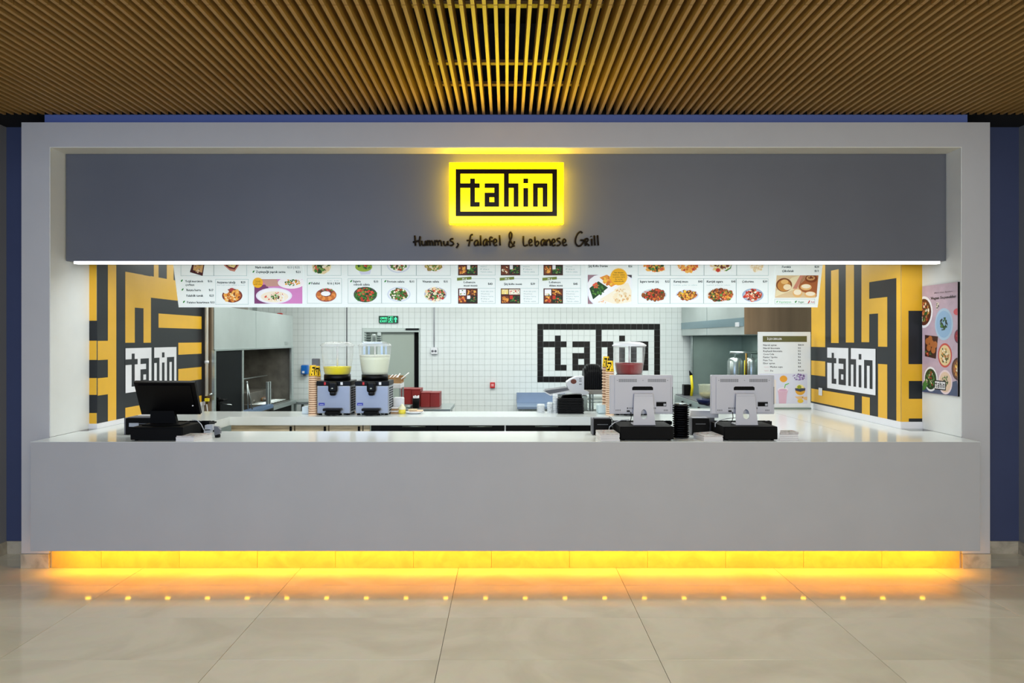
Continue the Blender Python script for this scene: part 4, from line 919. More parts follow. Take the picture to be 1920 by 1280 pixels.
one('utensil_bin', m, (X(1289, 12), 12.07, .861), 'square black bin at the far end of the cooking range', 'container')
m = MB(); xx = X(1293.5, 11.9)
m.tube([(xx+.03, 11.92, .862), (xx+.04, 11.9, 1.0), (xx+.02, 11.9, 1.2)], .022, VALVE, 8).tube([(xx+.02, 11.9, 1.2), (xx, 11.93, 1.27)], .028, BLACKM, 8, r1=.006)
one('blender_bottle', m, (xx+.03, 11.92, .862), 'yellow bottle with a slanted black top beside the black bin', 'bottle')
gb = thing('glass_bowl', (X(1328, 10.4), 10.4, .861), 'clear glass bowl of oil on the cooking range', 'bowl')
c_ = Vector((X(1328, 10.4), 10.4, .861))
one('blue_pan', MB().lathe([(0, 0), (.13, 0), (.17, .07), (.165, .075), (.12, .02), (0, .02)], c_+Vector((0, 0, .0005)), mat('blue_black_pan', (16, 30, 70), .3), 20), c_, 'dark blue pan under the glass bowl on the range', 'pan')
gb.location = c_+Vector((0, 0, .077))
c2 = c_+Vector((0, 0, .077))
MB().lathe([(0, 0), (.07, 0), (.13, .05), (.135, .19), (.145, .2), (.145, .205), (.13, .2), (.125, .055), (.06, .008), (0, .008)], c2, CLEARG, 24).build('bowl', gb)
MB().lathe([(0, .009), (.06, .009), (.115, .05), (.12, .09), (0, .09)], c2, mat('oil', (196, 178, 110), .2), 20).build('oil', gb)

# ================================================================== JUICE DISPENSERS
YJ = 7.36; qx = YJ/F
def dispenser(pxc, level, juice, jname, label, whitelid=False, froth=False):
    cx = X(pxc, YJ); t_ = thing('juice_dispenser', (cx, YJ+.2, HC), label, 'drink dispenser')
    x0, x1 = cx-.168, cx+.168; z = lambda py: Z(py, YJ)
    yf, ybk = YJ, YJ+.30
    MB().box(x0, x1, yf, ybk, z(775), z(723), SILVER, .008).build('body', t_)
    MB().box(x0-.004, x1+.004, yf-.006, ybk+.004, z(723), z(714), BLACKP, .006).build('control_band', t_)
    MB().lathe([(0, 0), (.135, 0), (.135, z(703)-z(714)), (0, z(703)-z(714))], (cx, yf+.165, z(714)), BLACKP, 28).build('collar', t_)
    MB().box(cx-.095, cx-.075, yf-.010, yf-.0065, z(721.5), z(716), BRED, .002).build('switch', t_)
    MB().box(cx+.07, cx+.095, yf-.010, yf-.0065, z(721.5), z(716), WHITEPL, .002).build('dial', t_)
    n_ = MB().box(cx-.045, cx+.045, yf-.06, yf-.0065, z(735), z(715), BLACKP, .02).box(cx-.03, cx+.03, yf-.055, yf-.0065, z(741), z(733), BLACKP, .015).build('tap', t_)
    MB().lathe([(0, 0), (.012, .004), (.012, .014), (0, .018)], (cx, yf-.061, z(729)), STEEL, 12).build('tap_button', n_)
    MB().box(cx-.15, cx-.09, yf-.0015, yf-.0001, z(760), z(755), mat('blue_badge', (50, 60, 170), .4)).box(cx-.14, cx-.1, yf-.0017, yf-.0014, z(758.5), z(757.8), WHITEPL).build('badge', t_)
    MB().box(cx-.09, cx+.09, yf-.09, yf-.0005, z(769), z(764), BLACKP, .008).box(cx-.07, cx+.07, yf-.085, yf-.0005, HC+.012, z(769.5), BLACKM, .01).build('drip_tray', t_)
    for a in (-.14, -.06, .06, .14):
        for b in (yf+.03, ybk-.04): MB().lathe([(0, 0), (.02, 0), (.012, .021), (0, .021)], (cx+a, b, HC+.0003), BLACKM, 10).build('foot', t_)
    m = MB()
    for side in (-1, 1):
        for k in range(10):
            for r in range(2): m.box(cx+side*.168, cx+side*.1695, yf+.04+r*.13, yf+.14+r*.13, z(727+k*4.6)-.012, z(727+k*4.6), BLACKM)
    tag(m.build('vent_slots', t_), kind='stuff')
    bz = z(702.8); bc = (cx, yf+.165, bz); ht = z(648)-bz
    prof = [(.127, 0), (.137, ht*.12), (.152, ht*.48), (.162, ht*.8), (.164, ht), (.168, ht), (.168, ht+.004)]
    bw = MB().lathe(prof, bc, CLEAR, 36).build('bowl', t_)
    def rad(h):
        for (r0, h0), (r1, h1) in zip(prof, prof[1:]):
            if h <= h1: return r0+(r1-r0)*(h-h0)/max(h1-h0, 1e-6)
        return .168
    lh = z(level)-bz; pj = [(0, .001)]+[(rad(h)-.003, h) for h in [lh*k/6+.001 for k in range(7)]]+[(0, lh+.001)]
    MB().lathe(pj, bc, juice, 36).build(jname, bw)
    if froth: MB().lathe([(0, lh+.0015), (rad(lh)-.003, lh+.0015), (rad(lh+.02)-.003, lh+.02), (0, lh+.02)], bc, FROTH, 30).build('froth', bw)
    lm = WHITEPL if whitelid else MILKY
    MB().lathe([(.174, ht-.006), (.174, ht+.006), (.15, ht+.022), (.11, ht+.036), (.05, ht+.04), (0, ht+.04)], bc, lm, 36).build('lid', t_)
    MB().tube([(cx, yf+.165, bz+lh+.002), (cx, yf+.165, bz+ht+.02)], .008, WHITEPL, 8).build('stirrer', t_)
dispenser(625.5, 688, JUICEY, 'lemonade', 'juice dispenser with a shallow fill of yellow lemonade')
dispenser(697.5, 669.5, JUICEW, 'milky_drink', 'juice dispenser two thirds full of milky white drink', froth=True)
dispenser(1185, 681, JUICER, 'cherry_juice', 'juice dispenser with red juice and a white lid behind the monitor', whitelid=True)

# ---------------- paper cups
CUPSH = mat('ring_shade_tan', (176, 128, 92), .6)  # darker tan painted in for the ring shadows between cup rims
def cup_mesh(kind):
    r = random.Random(7); m = MB()
    def pick(i, k):
        if kind == 'yellow' and i in (1, 2, 3, 4, 5, 6):
            return BLACKM if r.random() < .38 else CUPY
        return CUPY if kind == 'yellow' else (BEIGE if i < 3 else CUPSH)
    prof = [(.043, 0), (.043, .006)]+[(.040-.010*i/6, .006+.099*i/6) for i in range(7)]
    if kind != 'yellow': prof = [(.043, 0), (.044, .006), (.043, .0125), (.038, .0135), (.0365, .03), (.03, .104)]
    m.lathe(prof, (0, 0, 0), BEIGE, 26, pick=pick); m.lathe([(.03, prof[-1][1]), (0, prof[-1][1])], (0, 0, 0), BEIGE, 22)
    if kind != 'yellow': pass
    return m
cupY = cup_mesh('yellow').build('paper_cup'); cupB = cup_mesh('beige').build('paper_cup')
usedY = usedB = False
def cup_stack(px, Y, top_py, base, where, spacing=.0215, top2=0):
    global usedY, usedB
    z = base; zt_ = Z(top_py, Y)-.105; n = max(1, int(round((zt_-z)/spacing))); sp = (zt_-z)/n
    for k in range(n+1):
        last = k > n-1-top2
        src = cupY if last else cupB
        if last and not usedY: o = cupY; usedY = True
        elif not last and not usedB: o = cupB; usedB = True
        else: o = src.copy(); C.objects.link(o)
        o.location = (X(px, Y), Y, z+k*sp+.0003); o.rotation_euler.z = .4*k
        tag(o, ('yellow patterned paper cup topping the stack ' if last else 'beige rimmed paper cup nested in the stack ')+where, 'cup', ('printed cups atop the stack ' if last else 'cups nested in the stack ')+where)
cup_stack(586.5, 7.40, 684.5, HC, 'left of the yellow juice')
cup_stack(594, 7.52, 686, HC, 'partly behind the yellow juice dispenser')
cup_stack(661.5, 7.712, 712, HC, 'between the two left dispensers')
cup_stack(1143.5, 7.40, 676, HC, 'left of the red juice')
cup_stack(1136.5, 7.55, 668, HC, 'farthest left behind the red juice cups', .03)
def lathe_one(name, px, Y, base, prof, m_, label, cat, grp=None, seg=20):
    c = (X(px, Y), Y, base); return one(name, MB().lathe(prof, c, m_, seg), c, label, cat, grp)
one('napkin_pack', MB().box(X(567, 7.5), X(579.3, 7.5), 7.48, 7.6, HC+.0005, Z(762, 7.5), mat('pale_blue_pack', (206, 222, 232), .5), .006), (X(573, 7.5), 7.54, HC), 'pale blue white pack left of the tall cup stack', 'pack')
one('napkin_pack', MB().box(X(1120, 7.55), X(1138, 7.55), 7.5, 7.66, HC+.0005, Z(758, 7.55), mat('pale_aqua_pack', (206, 226, 228), .5), .015), (X(1129, 7.55), 7.58, HC), 'rounded pale aqua pack left of the first monitor', 'pack')
gp = MB().box(X(586, 7.72), X(600, 7.72), 7.68, 7.74, HC+.0005, Z(671.5, 7.72), GREYP, .01)
one('card_terminal', gp, (X(593, 7.72), 7.71, HC), 'grey upright dispenser column behind the left cup stack', 'dispenser')

# ---------------- things on the far prep table
zt9 = Z(766.5, 9.05)+.0005
for (a, b, t_, yq_, lb) in ((749, 770.5, 728.5, 9.35, 'leftmost dark red box, behind the milky drink dispenser'), (770.8, 788, 729, 9.37, 'second dark red box, behind the cutlery cup'), (789, 806, 735.5, 9.3, 'third dark red box, lower and right of the cutlery cup'), (806.4, 824, 736, 9.32, 'rightmost dark red box on the prep table')):
    bx_ = thing('carton_box', ((X(a, yq_)+X(b, yq_))/2, yq_+.15, zt9), lb, 'box')
    MB().box(X(a, yq_), X(b, yq_), yq_, yq_+.3, zt9, Z(t_, yq_)-.012, RED, .004).build('body', bx_)
    MB().box(X(a, yq_)-.002, X(b, yq_)+.002, yq_-.003, yq_+.3, Z(t_, yq_)-.012+.0003, Z(t_, yq_), RED, .004).build('lid', bx_)
cc = thing('cutlery_cup', (X(780, 9.15), 9.15, zt9), 'black cup holding white plastic cutlery before the red boxes', 'cup')
MB().lathe([(0, 0), (.04, 0), (.048, Z(746, 9.15)-zt9), (.044, Z(746, 9.15)-zt9), (.038, .01), (0, .01)], (X(780, 9.15), 9.15, zt9), BLACKM, 18).build('cup', cc)
for k in range(4): MB().tube([(X(780, 9.15)+(-.02+.012*k), 9.15, zt9+.02), (X(776+3*k, 9.15), 9.14, Z(742-k % 2, 9.15))], .006, WHITEPL, 6, r1=.009).build('cutlery', cc)
lathe_one('plate', 777, 7.55, HC+.0005, [(0, 0), (.06, 0), (.10, .018), (.098, .021), (.055, .005), (0, .005)], WHITEPL, 'white plate with bread on the rear worktop', 'plate', seg=28)
m = MB().box(X(768, 7.55), X(793, 7.55), 7.5, 7.6, HC+.022, HC+.034, BEIGE, .008).box(X(766, 7.53), X(782, 7.53), 7.49, 7.58, HC+.0345, HC+.045, mat('bread', (226, 204, 160), .7, noise=.2, scale=40), .008)
one('flatbread', m, (X(779, 7.55), 7.55, HC+.022), 'pale folded flatbread lying on the white plate', 'bread')
bo = thing('sauce_bottle', (X(754, 7.5), 7.5, HC), 'squat squeeze bottle of yellow sauce by the second dispenser', 'bottle')
c = (X(754, 7.5), 7.5, HC+.0005)
MB().lathe([(0, 0), (.036, 0), (.036, .045), (0, .045)], c, mat('mustard_sauce', (226, 206, 60), .35), 20).build('sauce', bo)
MB().lathe([(.036, .0455), (.036, .065), (.02, .085), (.008, .1), (0, .1)], c, mat('cloudy_cap', (232, 228, 190), .4), 20).build('cap', bo)
one('white_container', MB().box(X(739, 7.72), X(758, 7.72), 7.63, 7.74, HC+.0005, Z(744, 7.72), WHITEPL, .012), (X(748, 7.72), 7.68, HC), 'white container behind the yellow sauce bottle', 'container')
for k in range(4): one('packet', MB().box(X(735+k*.3, 7.6), X(749-k*.5, 7.6), 7.50+.01*k, 7.62, HC+.0005+k*.016, HC+.0145+k*.016, PAPER if k % 2 else BROWN, .003), (X(742, 7.6), 7.56, HC+k*.016), 'thin stacked packet of the pile right of the milky dispenser', 'packet', 'packets piled right of the milky drink dispenser')
one('steel_dish', MB().lathe([(0, 0), (.05, 0), (.075, .04), (.071, .04), (.045, .006), (0, .006)], (X(765, 8.98+.2), 9.18, zt9), STEEL, 20), (X(765, 9.18), 9.18, zt9), 'small steel dish before the leftmost red box', 'dish')
# crate rack behind milky drink
rk = thing('crate_rack', (X(736, 8.6), 8.6, 0), 'white metal rack with a shelf right of the milky drink', 'rack')
MB().box(X(716, 8.55), X(751, 8.55), 8.55, 8.85, Z(728, 8.55), Z(719, 8.55), WHITEPL, .004).build('shelf', rk)
for a in (717, 748): 
    for b in (8.57, 8.80): MB().box(X(a, 8.55), X(a, 8.55)+.02, b, b+.02, 0, Z(728, 8.55), STEEL).build('leg', rk)
rg = random.Random(11)
zz = Z(719, 8.55)+.0005
cr = thing('kraft_tray', (X(738, 8.7), 8.7, zz), 'open brown cardboard tray on the white rack', 'tray')
MB().box(X(722, 8.58), X(752, 8.58), 8.58, 8.8, zz, zz+.012, BROWN, .002).box(X(722, 8.58), X(752, 8.58), 8.58, 8.59, zz+.012, zz+.07, BROWN, .002).box(X(722, 8.58), X(752, 8.58), 8.79, 8.8, zz+.012, zz+.085, BROWN, .002).build('tray', cr)
for k in range(9):
    x_ = X(724+k*3, 8.6); MB().tube([(x_, 8.62, zz+.03), (x_+rg.uniform(.02, .1), 8.74, zz+rg.uniform(.06, .12))], .006, BROWN if k % 2 else PAPER, 6).build('paper_strip', cr)
# steel shelf with pots above the milky dispenser
pr_ = thing('pot_shelf', (X(698, 10.2), 10.3, 0), 'tall steel rack with a shelf of pots before the kitchen door', 'rack')
zs_ = Z(640.5, 10.2)
MB().box(X(680, 10.2), X(717, 10.2), 10.2, 10.6, zs_-.03, zs_, STEEL, .003).build('shelf', pr_)
MB().box(X(680, 10.2), X(717, 10.2), 10.2, 10.6, .9, .93, STEEL, .003).build('shelf', pr_)
for a in (681, 714):
    for b in (10.21, 10.56): MB().box(X(a, 10.2), X(a, 10.2)+.025, b, b+.025, 0, zs_-.03, STEEL).build('leg', pr_)
def pot_stack(px, w_, top, n, lb, g):
    zz_ = zs_+.0005; h = (Z(top, 10.35)-zs_)/(n+.6)
    for k in range(n):
        c = (X(px, 10.35), 10.38, zz_+k*h); r0 = w_/2*10.35/F
        one('steel_pot', MB().lathe([(0, 0), (r0*.86, 0), (r0, h*.8), (r0*1.04, h*.8), (r0*1.04, h*.92), (r0*.96, h*.92), (0, h*.93)], c, STEEL, 20), c, lb, 'pot', g)
pot_stack(689, 13, 619, 4, 'steel pan in the wide nested stack on the rack', 'steel pans in the left stack on the rack')
pot_stack(710, 8, 626, 3, 'narrow steel cup in the stack near the door frame', 'steel cups in the right stack on the rack')
for k in range(5): one('steel_plate', MB().tube([(X(698+k*1.3, 10.4), 10.40, zs_+.056), (X(698+k*1.3, 10.4)+.004, 10.401, zs_+.056)], .055, STEEL, 20), (X(698+k*1.3, 10.4), 10.4, zs_+.005), 'round steel plate standing on edge between the pot stacks', 'plate', 'steel plates on edge between the pots')

# ---------------- right centre: shelf, trays
YT_ = 8.6
rk2 = thing('steel_shelf_unit', (X(1120, YT_), 8.75, 0), 'grey steel shelf unit left of the red juice dispenser', 'shelf')
MB().box(X(1094, YT_), X(1160, YT_), YT_, 8.95, Z(739, YT_), Z(731, YT_), mat('warm_grey_steel', (166, 160, 150), .4, metal=.4), .003).build('shelf', rk2)
for q in (1110, 1155):
    for b in (YT_+.02, 8.9): MB().box(X(q, YT_), X(q+3.5, YT_), b, b+.03, 0, Z(739, YT_), STEEL).build('leg', rk2)
MB().box(X(1094, YT_), X(1160, YT_), YT_, 8.95, .62, .65, STEEL, .003).build('shelf', rk2)
MB().tube([(X(1094, YT_), YT_+.02, Z(748, YT_)), (X(1160, YT_), YT_+.02, Z(748, YT_))], .006, STEEL, 8).tube([(X(1094, YT_), YT_+.02, Z(754, YT_)), (X(1160, YT_), YT_+.02, Z(754, YT_))], .006, STEEL, 8).build('rail', rk2)
zsh = Z(731, YT_)+.0005
src = None
for k in range(10):
    r_h = (Z(683, YT_)-zsh); w0 = X(1095.5+k*3.6, YT_+.05); w1 = w0+.0215
    top_in = .05 if k in (0, 9) else (.02 if k in (1, 8) else 0)
    m = MB(); pts = []
    hh = r_h-top_in; dd = .13
    for a in range(13):
        t_ = PI*a/12; pts.append((w0, YT_+.05+dd-dd*math.cos(t_), zsh+hh-.09+.09*math.sin(t_)))
    pts = [(w0, YT_+.05, zsh)]+pts+[(w0, YT_+.05+2*dd, zsh)]
    m.prism(pts, (w1-w0-.003, 0, 0), BLACKP)
    one('black_platter', m, (w0, YT_+.18, zsh), 'shiny black platter standing on edge on the steel shelf', 'platter', 'black platters standing on the steel shelf')
zk = HC+.0005
for k in range(10):
    x0_, x1_ = X(1046, 7.5)+rg.uniform(0, .004), X(1095.5, 7.5)-rg.uniform(0, .004); h = (Z(746, 7.5)-zk)/10
    one('black_tray', MB().box(x0_, x1_, 7.5, 7.68, zk+k*h, zk+k*h+h*.62, BLACKP, .004).box(x0_+.012, x1_-.012, 7.51, 7.67, zk+k*h+h*.62, zk+k*h+h*.97, BLACKM, .002), (X(1071, 7.5), 7.59, zk+k*h), 'black takeaway tray in the low stack on the rear worktop', 'tray', 'black trays stacked on the rear worktop')
ztop = zk+h*10
m = MB(); 
for k in range(4):
    a0 = X(1051+k*3, 7.55); m.prism([(a0, 7.53, ztop), (a0+.02, 7.53, ztop+.028), (X(1080+k*3.5, 7.55), 7.53, ztop+.036), (X(1089, 7.55)+.004*k, 7.53, ztop)], (0, .13, 0), BLACKP)
one('plastic_film', m, (X(1071, 7.6), 7.59, ztop), 'crumpled glossy black film lying on the tray stack', 'film')
for i, (px, hgt, rr_) in enumerate(((1014, 757.5, 15), (1031, 754, 11), (1041, 738.5, 10))):
    n = 5 if i < 2 else 8
    z0_ = HC+.0005; hq = (Z(hgt, 7.6)-z0_)/n
    for k in range(n):
        c = (X(px, 7.62), 7.62, z0_+k*hq); r0 = rr_/2*7.6/F
        one('plastic_cup', MB().lathe([(r0, 0), (r0, hq*.35), (r0*.94, hq*.36), (r0*.9, hq*.97), (0, hq*.97)], c, mat('frosted_plastic', (226, 232, 234), .35, alpha=.9), 16), c,
            ('white plastic lid in the short stack left of the black trays', 'white plastic cup in the middle stack left of the black trays', 'white plastic cup in the tall stack touching the black trays')[i], 'cup', ('short white lid stack', 'middle white cup stack', 'tall white cup stack')[i])
# white label printer on a tilted grey tray
tt = thing('tilted_tray', (X(1045, 8.35), 8.35, 0), 'grey tray tilted on a white stand above the black trays', 'tray')
def tp(px, py, Y): return P(px, py, Y)
m = MB(); m.prism([tp(1022, 732, 8.3), tp(1063, 726.5, 8.3), tp(1068, 731, 8.3), tp(1031, 738, 8.3)], (0, .25, .0), GREYP); m.build('tray_plate', tt)
m = MB(); m.prism([tp(1021, 733.5, 8.29), tp(1031, 738.5, 8.29), tp(1068, 731.5, 8.29), tp(1069, 735, 8.29), tp(1032, 742, 8.29), tp(1022, 736, 8.29)], (0, .27, 0), WHITEPL); m.build('stand_rim', tt)
MB().box(X(1040, 8.4), X(1052, 8.4), 8.35, 8.5, 0, Z(740, 8.4), STEEL).build('stand_column', tt)
wb_ = thing('paper_bag', (X(1080, 8.5), 8.5, 0), 'white paper bag stack with brown print left of the black lids', 'bag')
m = MB(); m.prism([tp(1063, 722, 8.4), tp(1063, 716, 8.4), tp(1070, 711, 8.4), tp(1080, 706.5, 8.4), tp(1095, 705.5, 8.4), tp(1095, 731, 8.4), tp(1105, 735, 8.4), tp(1103, 739, 8.4), tp(1090, 741, 8.4), tp(1068, 735, 8.4)], (0, .18, 0), WHITEPL); m.build('bag', wb_)
m = MB(); BP = Plane((0, 8.397, 1.2), (1, 0, 0), (0, 0, 1)); ell(m, BP, 1075.5, 715, 5.5, 4.5, mat('brown_print', (110, 50, 30), .5), .001, 14)
for q in (1086, 1088.5): 
    for v in (709, 713, 719): rect(m, BP, q, v, q+1.6, v+2.2, GREYP, .001)
m.build('bag_print', wb_)
MB().box(X(1078, 8.5), X(1100, 8.5), 8.42, 8.57, 0, Z(741, 8.5), STEEL, .003).build('stand', wb_)

# ================================================================== REGISTERS ON THE FRONT COUNTER
# cash drawers
def drawer(pl_, pr__, Yf, h, label, depth=.36, bot=None):
    x0, x1 = X(pl_, Yf), X(pr__, Yf); d = thing('cash_drawer', ((x0+x1)/2, Yf+depth/2, HC), label, 'cash drawer')
    MB().box(x0, x1, Yf+.012, Yf+depth, HC+.008, HC+h, BLACKM, .003).build('body', d)
    MB().box(x0+.004, x1-.004, Yf, Yf+.0115, HC+.012, HC+h-.012, BLACKM, .002).build('front', d)
    for a in (x0+.03, x1-.03):
        for b in (Yf+.04, Yf+depth-.04): MB().lathe([(0, 0), (.012, 0), (.012, .0079), (0, .0079)], (a, b, HC+.0002), BLACKM, 10).build('foot', d)
    return d
drawer(1163, 1264, 5.53, .105, 'black cash drawer under the left white monitor')
drawer(1358, 1459, 5.53, .105, 'black cash drawer under the right white monitor')
zd = HC+.1055
def white_monitor(off, label, first):
    if not first: return None
    bx0, bx1, y0 = X(1143.5, 5.70), X(1262, 5.70), 5.70
    zb_, zt_ = Z(776, 5.7), Z(703, 5.7); cx = X(1204.5, 5.70); w_ = bx1-bx0; hh = zt_-zb_
    t_ = thing('pos_monitor', (X(1207, 5.64), 5.70, zd), label, 'monitor')
    MB().box(bx0, bx1, y0, y0+.04, zb_, zt_, WHITEM, .006).build('shell', t_)
    MB().box(bx0+.012, bx1-.012, y0+.0405, y0+.042, zb_+.012, zt_-.012, DGLASS).build('screen', t_)
    MB().box(bx0+.035, bx1-.02, y0-.008, y0-.0005, zb_+.012, zt_-.012, WHITEM, .004).build('back_cover', t_)
    m = MB()
    for a in (bx0+w_*.14, bx0+w_*.60):
        for k in range(16):
            for r in range(2): m.box(a+k*w_*.018, a+k*w_*.018+w_*.011, y0-.0086, y0-.0078, zt_-hh*.10-r*hh*.04-hh*.035, zt_-hh*.10-r*hh*.04, GREYP)
    for q in (.115, .52, .91): m.lathe([(0, 0), (.003, 0), (.003, .003), (0, .003)], (bx0+w_*q, y0-.0085, zt_-hh*.14), BLACKM, 8)
    m.build('vent_grille', t_)
    m = MB(); z1 = zt_-hh*.29; z0 = zt_-hh*.385; xl, xr = cx-w_*.165, cx+w_*.165; pts = [(xl, z0), (xr, z0), (xr, z1-.008), (xr-.012, z1), (xl+.012, z1), (xl, z1-.008)]
    m.prism([(a, y0-.0095, b) for a, b in pts], (0, .0013, 0), BLACKM); m.build('hand_slot', t_)
    MB().box(cx+w_*.215, cx+w_*.375, y0-.0092, y0-.0082, zt_-hh*.80, zt_-hh*.67, BLACKM).box(cx+w_*.33, cx+w_*.37, y0-.0095, y0-.0091, zt_-hh*.785, zt_-hh*.73, LGREYP).box(cx+w_*.215, cx+w_*.375, y0-.0095, y0-.0091, zt_-hh*.69, zt_-hh*.672, LGREYP).build('rating_label', t_)
    m = MB()
    for k in range(18): m.box(bx0+w_*(.27+k*.026), bx0+w_*(.27+k*.026)+.006, y0-.0092, y0-.0078, zb_+hh*.13, zb_+hh*.175, GREYP if k % 4 else BLACKM)
    for k in range(4): m.box(bx0+w_*(.09+k*.022), bx0+w_*(.09+k*.022)+.005, y0-.0092, y0-.0078, zb_+hh*.08, zb_+hh*.12, GREYP); m.box(bx0+w_*(.85+k*.018), bx0+w_*(.85+k*.018)+.004, y0-.0092, y0-.0078, zb_+hh*.08, zb_+hh*.12, GREYP)
    m.box(bx0+w_*.985, bx0+w_*1.0-.002, y0-.0008, y0-.0001, zb_+hh*.25, zb_+hh*.7, GREYP)
    m.build('port_row', t_)
    # neck: tapered plate with an arched opening, leaning foot
    yl = y0-.035; zc = Z(738, 5.665)
    wt, wb2 = .072, .085; c0 = X(1207, 5.66)
    za = zd+.0405; zh0, zh1 = zd+.048, zd+.118; hw = .024
    m = MB(); out = []
    def ring(zv, ww, yv): return (c0-ww, yv, zv), (c0+ww, yv, zv)
    rows = [zd+.003, zd+.02, zh0, zh0+.02, zh1-.012, zh1, zd+.18, zc]
    def wf(zv): return wb2+(wt-wb2)*(zv-zd)/(zc-zd)
    def yf_(zv): 
        q = (zv-zd)/(zc-zd); return yl-.035*(1-q)**2+.0
    def hwf(zv):
        q = (zv-zh0)/(zh1-zh0)
        return hw*math.sqrt(max(0, 1-(2*q-1)**4))*(1.15-.35*q) if 0 <= q <= 1 else 0
    zr_ = [zd+.003+(zc-zd-.003)*k/34 for k in range(35)]
    for za_, zb2 in zip(zr_, zr_[1:]):
        ha, hb = hwf(za_), hwf(zb2)
        for sg_ in (-1, 1):
            p = [(c0+sg_*ha, yf_(za_), za_), (c0+sg_*wf(za_), yf_(za_), za_), (c0+sg_*wf(zb2), yf_(zb2), zb2), (c0+sg_*hb, yf_(zb2), zb2)]
            if ha == 0 and hb == 0: p = [(c0, yf_(za_), za_)]+p[1:3]+[(c0, yf_(zb2), zb2)]
            m.prism(p, (0, .008, 0), WHITEM)
    m.build('neck', t_)
    MB().box(c0-.086, c0+.086, yl-.036, y0+.06, zd, zd+.006, WHITEM, .002).build('foot_plate', t_)
    MB().box(c0-.07, c0+.07, yl-.002, y0-.0085, zc-.02, zc+.002, WHITEM, .003).build('hinge', t_)
    a = Vector((bx0+w_*.30, y0-.01, zb_+hh*.08)); m = MB().tube([a, a+Vector((.012, -.012, -.01)), a+Vector((.016, -.008, -.05)), a+Vector((.01, .0, -.08)), (a.x+.02, y0+.05, zd+.005)], .003, BLACKM, 6)
    m.box(a.x-.018, a.x+.006, a.y-.008, a.y+.002, a.z-.006, a.z+.006, BLACKP, .003); m.build('power_cable', t_)
    return t_
wm = white_monitor(0, 'left of the two white monitors, its back to the hall', True)
wm2 = copy_tree(wm, ((190.8)*5.68/F, 0, 0)); wm2['label'] = 'right of the two white monitors, in front of the drinks board'
# keyboards
def keyboard(x0, x1, y0, z0, label):
    t_ = thing('keyboard', ((x0+x1)/2, y0+.07, z0), label, 'keyboard')
    MB().prism([(x0, y0, z0), (x0, y0+.15, z0), (x0, y0+.15, z0+.012), (x0, y0, z0+.03)], (x1-x0, 0, 0), BLACKP).build('base', t_)
    m = MB(); n = int((x1-x0)/.02)
    for k in range(n):
        for r in range(5): m.box(x0+.006+k*.02, x0+.021+k*.02, y0+.01+r*.026, y0+.03+r*.026, z0+.029-r*.0031-.003, z0+.032-r*.0031, GREYP if (k+r) % 5 == 0 else BLACKM)
    tag(m.build('keys', t_), kind='stuff')
yk0 = 5.96
def riser(x0, x1, y0, y1, label):
    return one('keyboard_stand', MB().box(x0, x1, y0, y1, HC+.0005, HC+.075, BLACKM, .003), ((x0+x1)/2, y0, HC), label, 'stand')
riser(X(1152, 5.95), X(1256, 5.95), 5.91, 6.07, 'black stand lifting the keyboard behind the left white monitor'); keyboard(X(1150, 5.95), X(1258, 5.95), 5.91, HC+.0755, 'black keyboard behind the left white monitor')
riser(X(1342, 5.95), X(1440, 5.95), 5.91, 6.07, 'black stand lifting the keyboard behind the right white monitor'); keyboard(X(1340, 5.95), X(1444, 5.95), 5.91, HC+.0755, 'black keyboard behind the right white monitor')
# receipt printers
def printer(px0, px1, Yf, pt, label, depth=.2, lid=None):
    x0, x1 = X(px0, Yf), X(px1, Yf); zt_ = Z(pt, Yf)
    t_ = thing('receipt_printer', ((x0+x1)/2, Yf+depth/2, HC), label, 'printer')
    MB().box(x0+.012, x1, Yf, Yf+depth, HC+.0005, zt_-.004, BLACKM, .004).build('body', t_)
    MB().box(x0, x0+.0115, Yf-.004, Yf+depth, HC+.0005, zt_, GREYP, .003).build('side_panel', t_)
    MB().box(x0+.02, x1-.01, Yf+.02, Yf+depth-.04, zt_-.0035, zt_+.002, lid or GREYP, .001).build('lid', t_)
    MB().box(x0+.04, x1-.03, Yf-.0015, Yf-.0002, zt_-.05, zt_-.045, GREYP).build('paper_slot', t_)
    return t_
printer(1110.5, 1147, 5.85, 784.5, 'black receipt printer with grey side left of the left monitor', .12)
printer(1295, 1330, 5.85, 783.5, 'black receipt printer between the two white monitors', .13, LGREYP)
one('paper_tray', MB().prism([P(1296, 769, 6.0), P(1347, 770, 6.0), P(1347, 783, 6.0), P(1293, 783, 6.0)], (0, .07, 0), WHITEPL).box(X(1300, 6.0), X(1340, 6.0), 6.005, 6.065, HC+.0005, Z(783, 6.0)+.001, GREYP), (X(1320, 6), 6.03, HC), 'white topped box behind the right receipt printer', 'box')
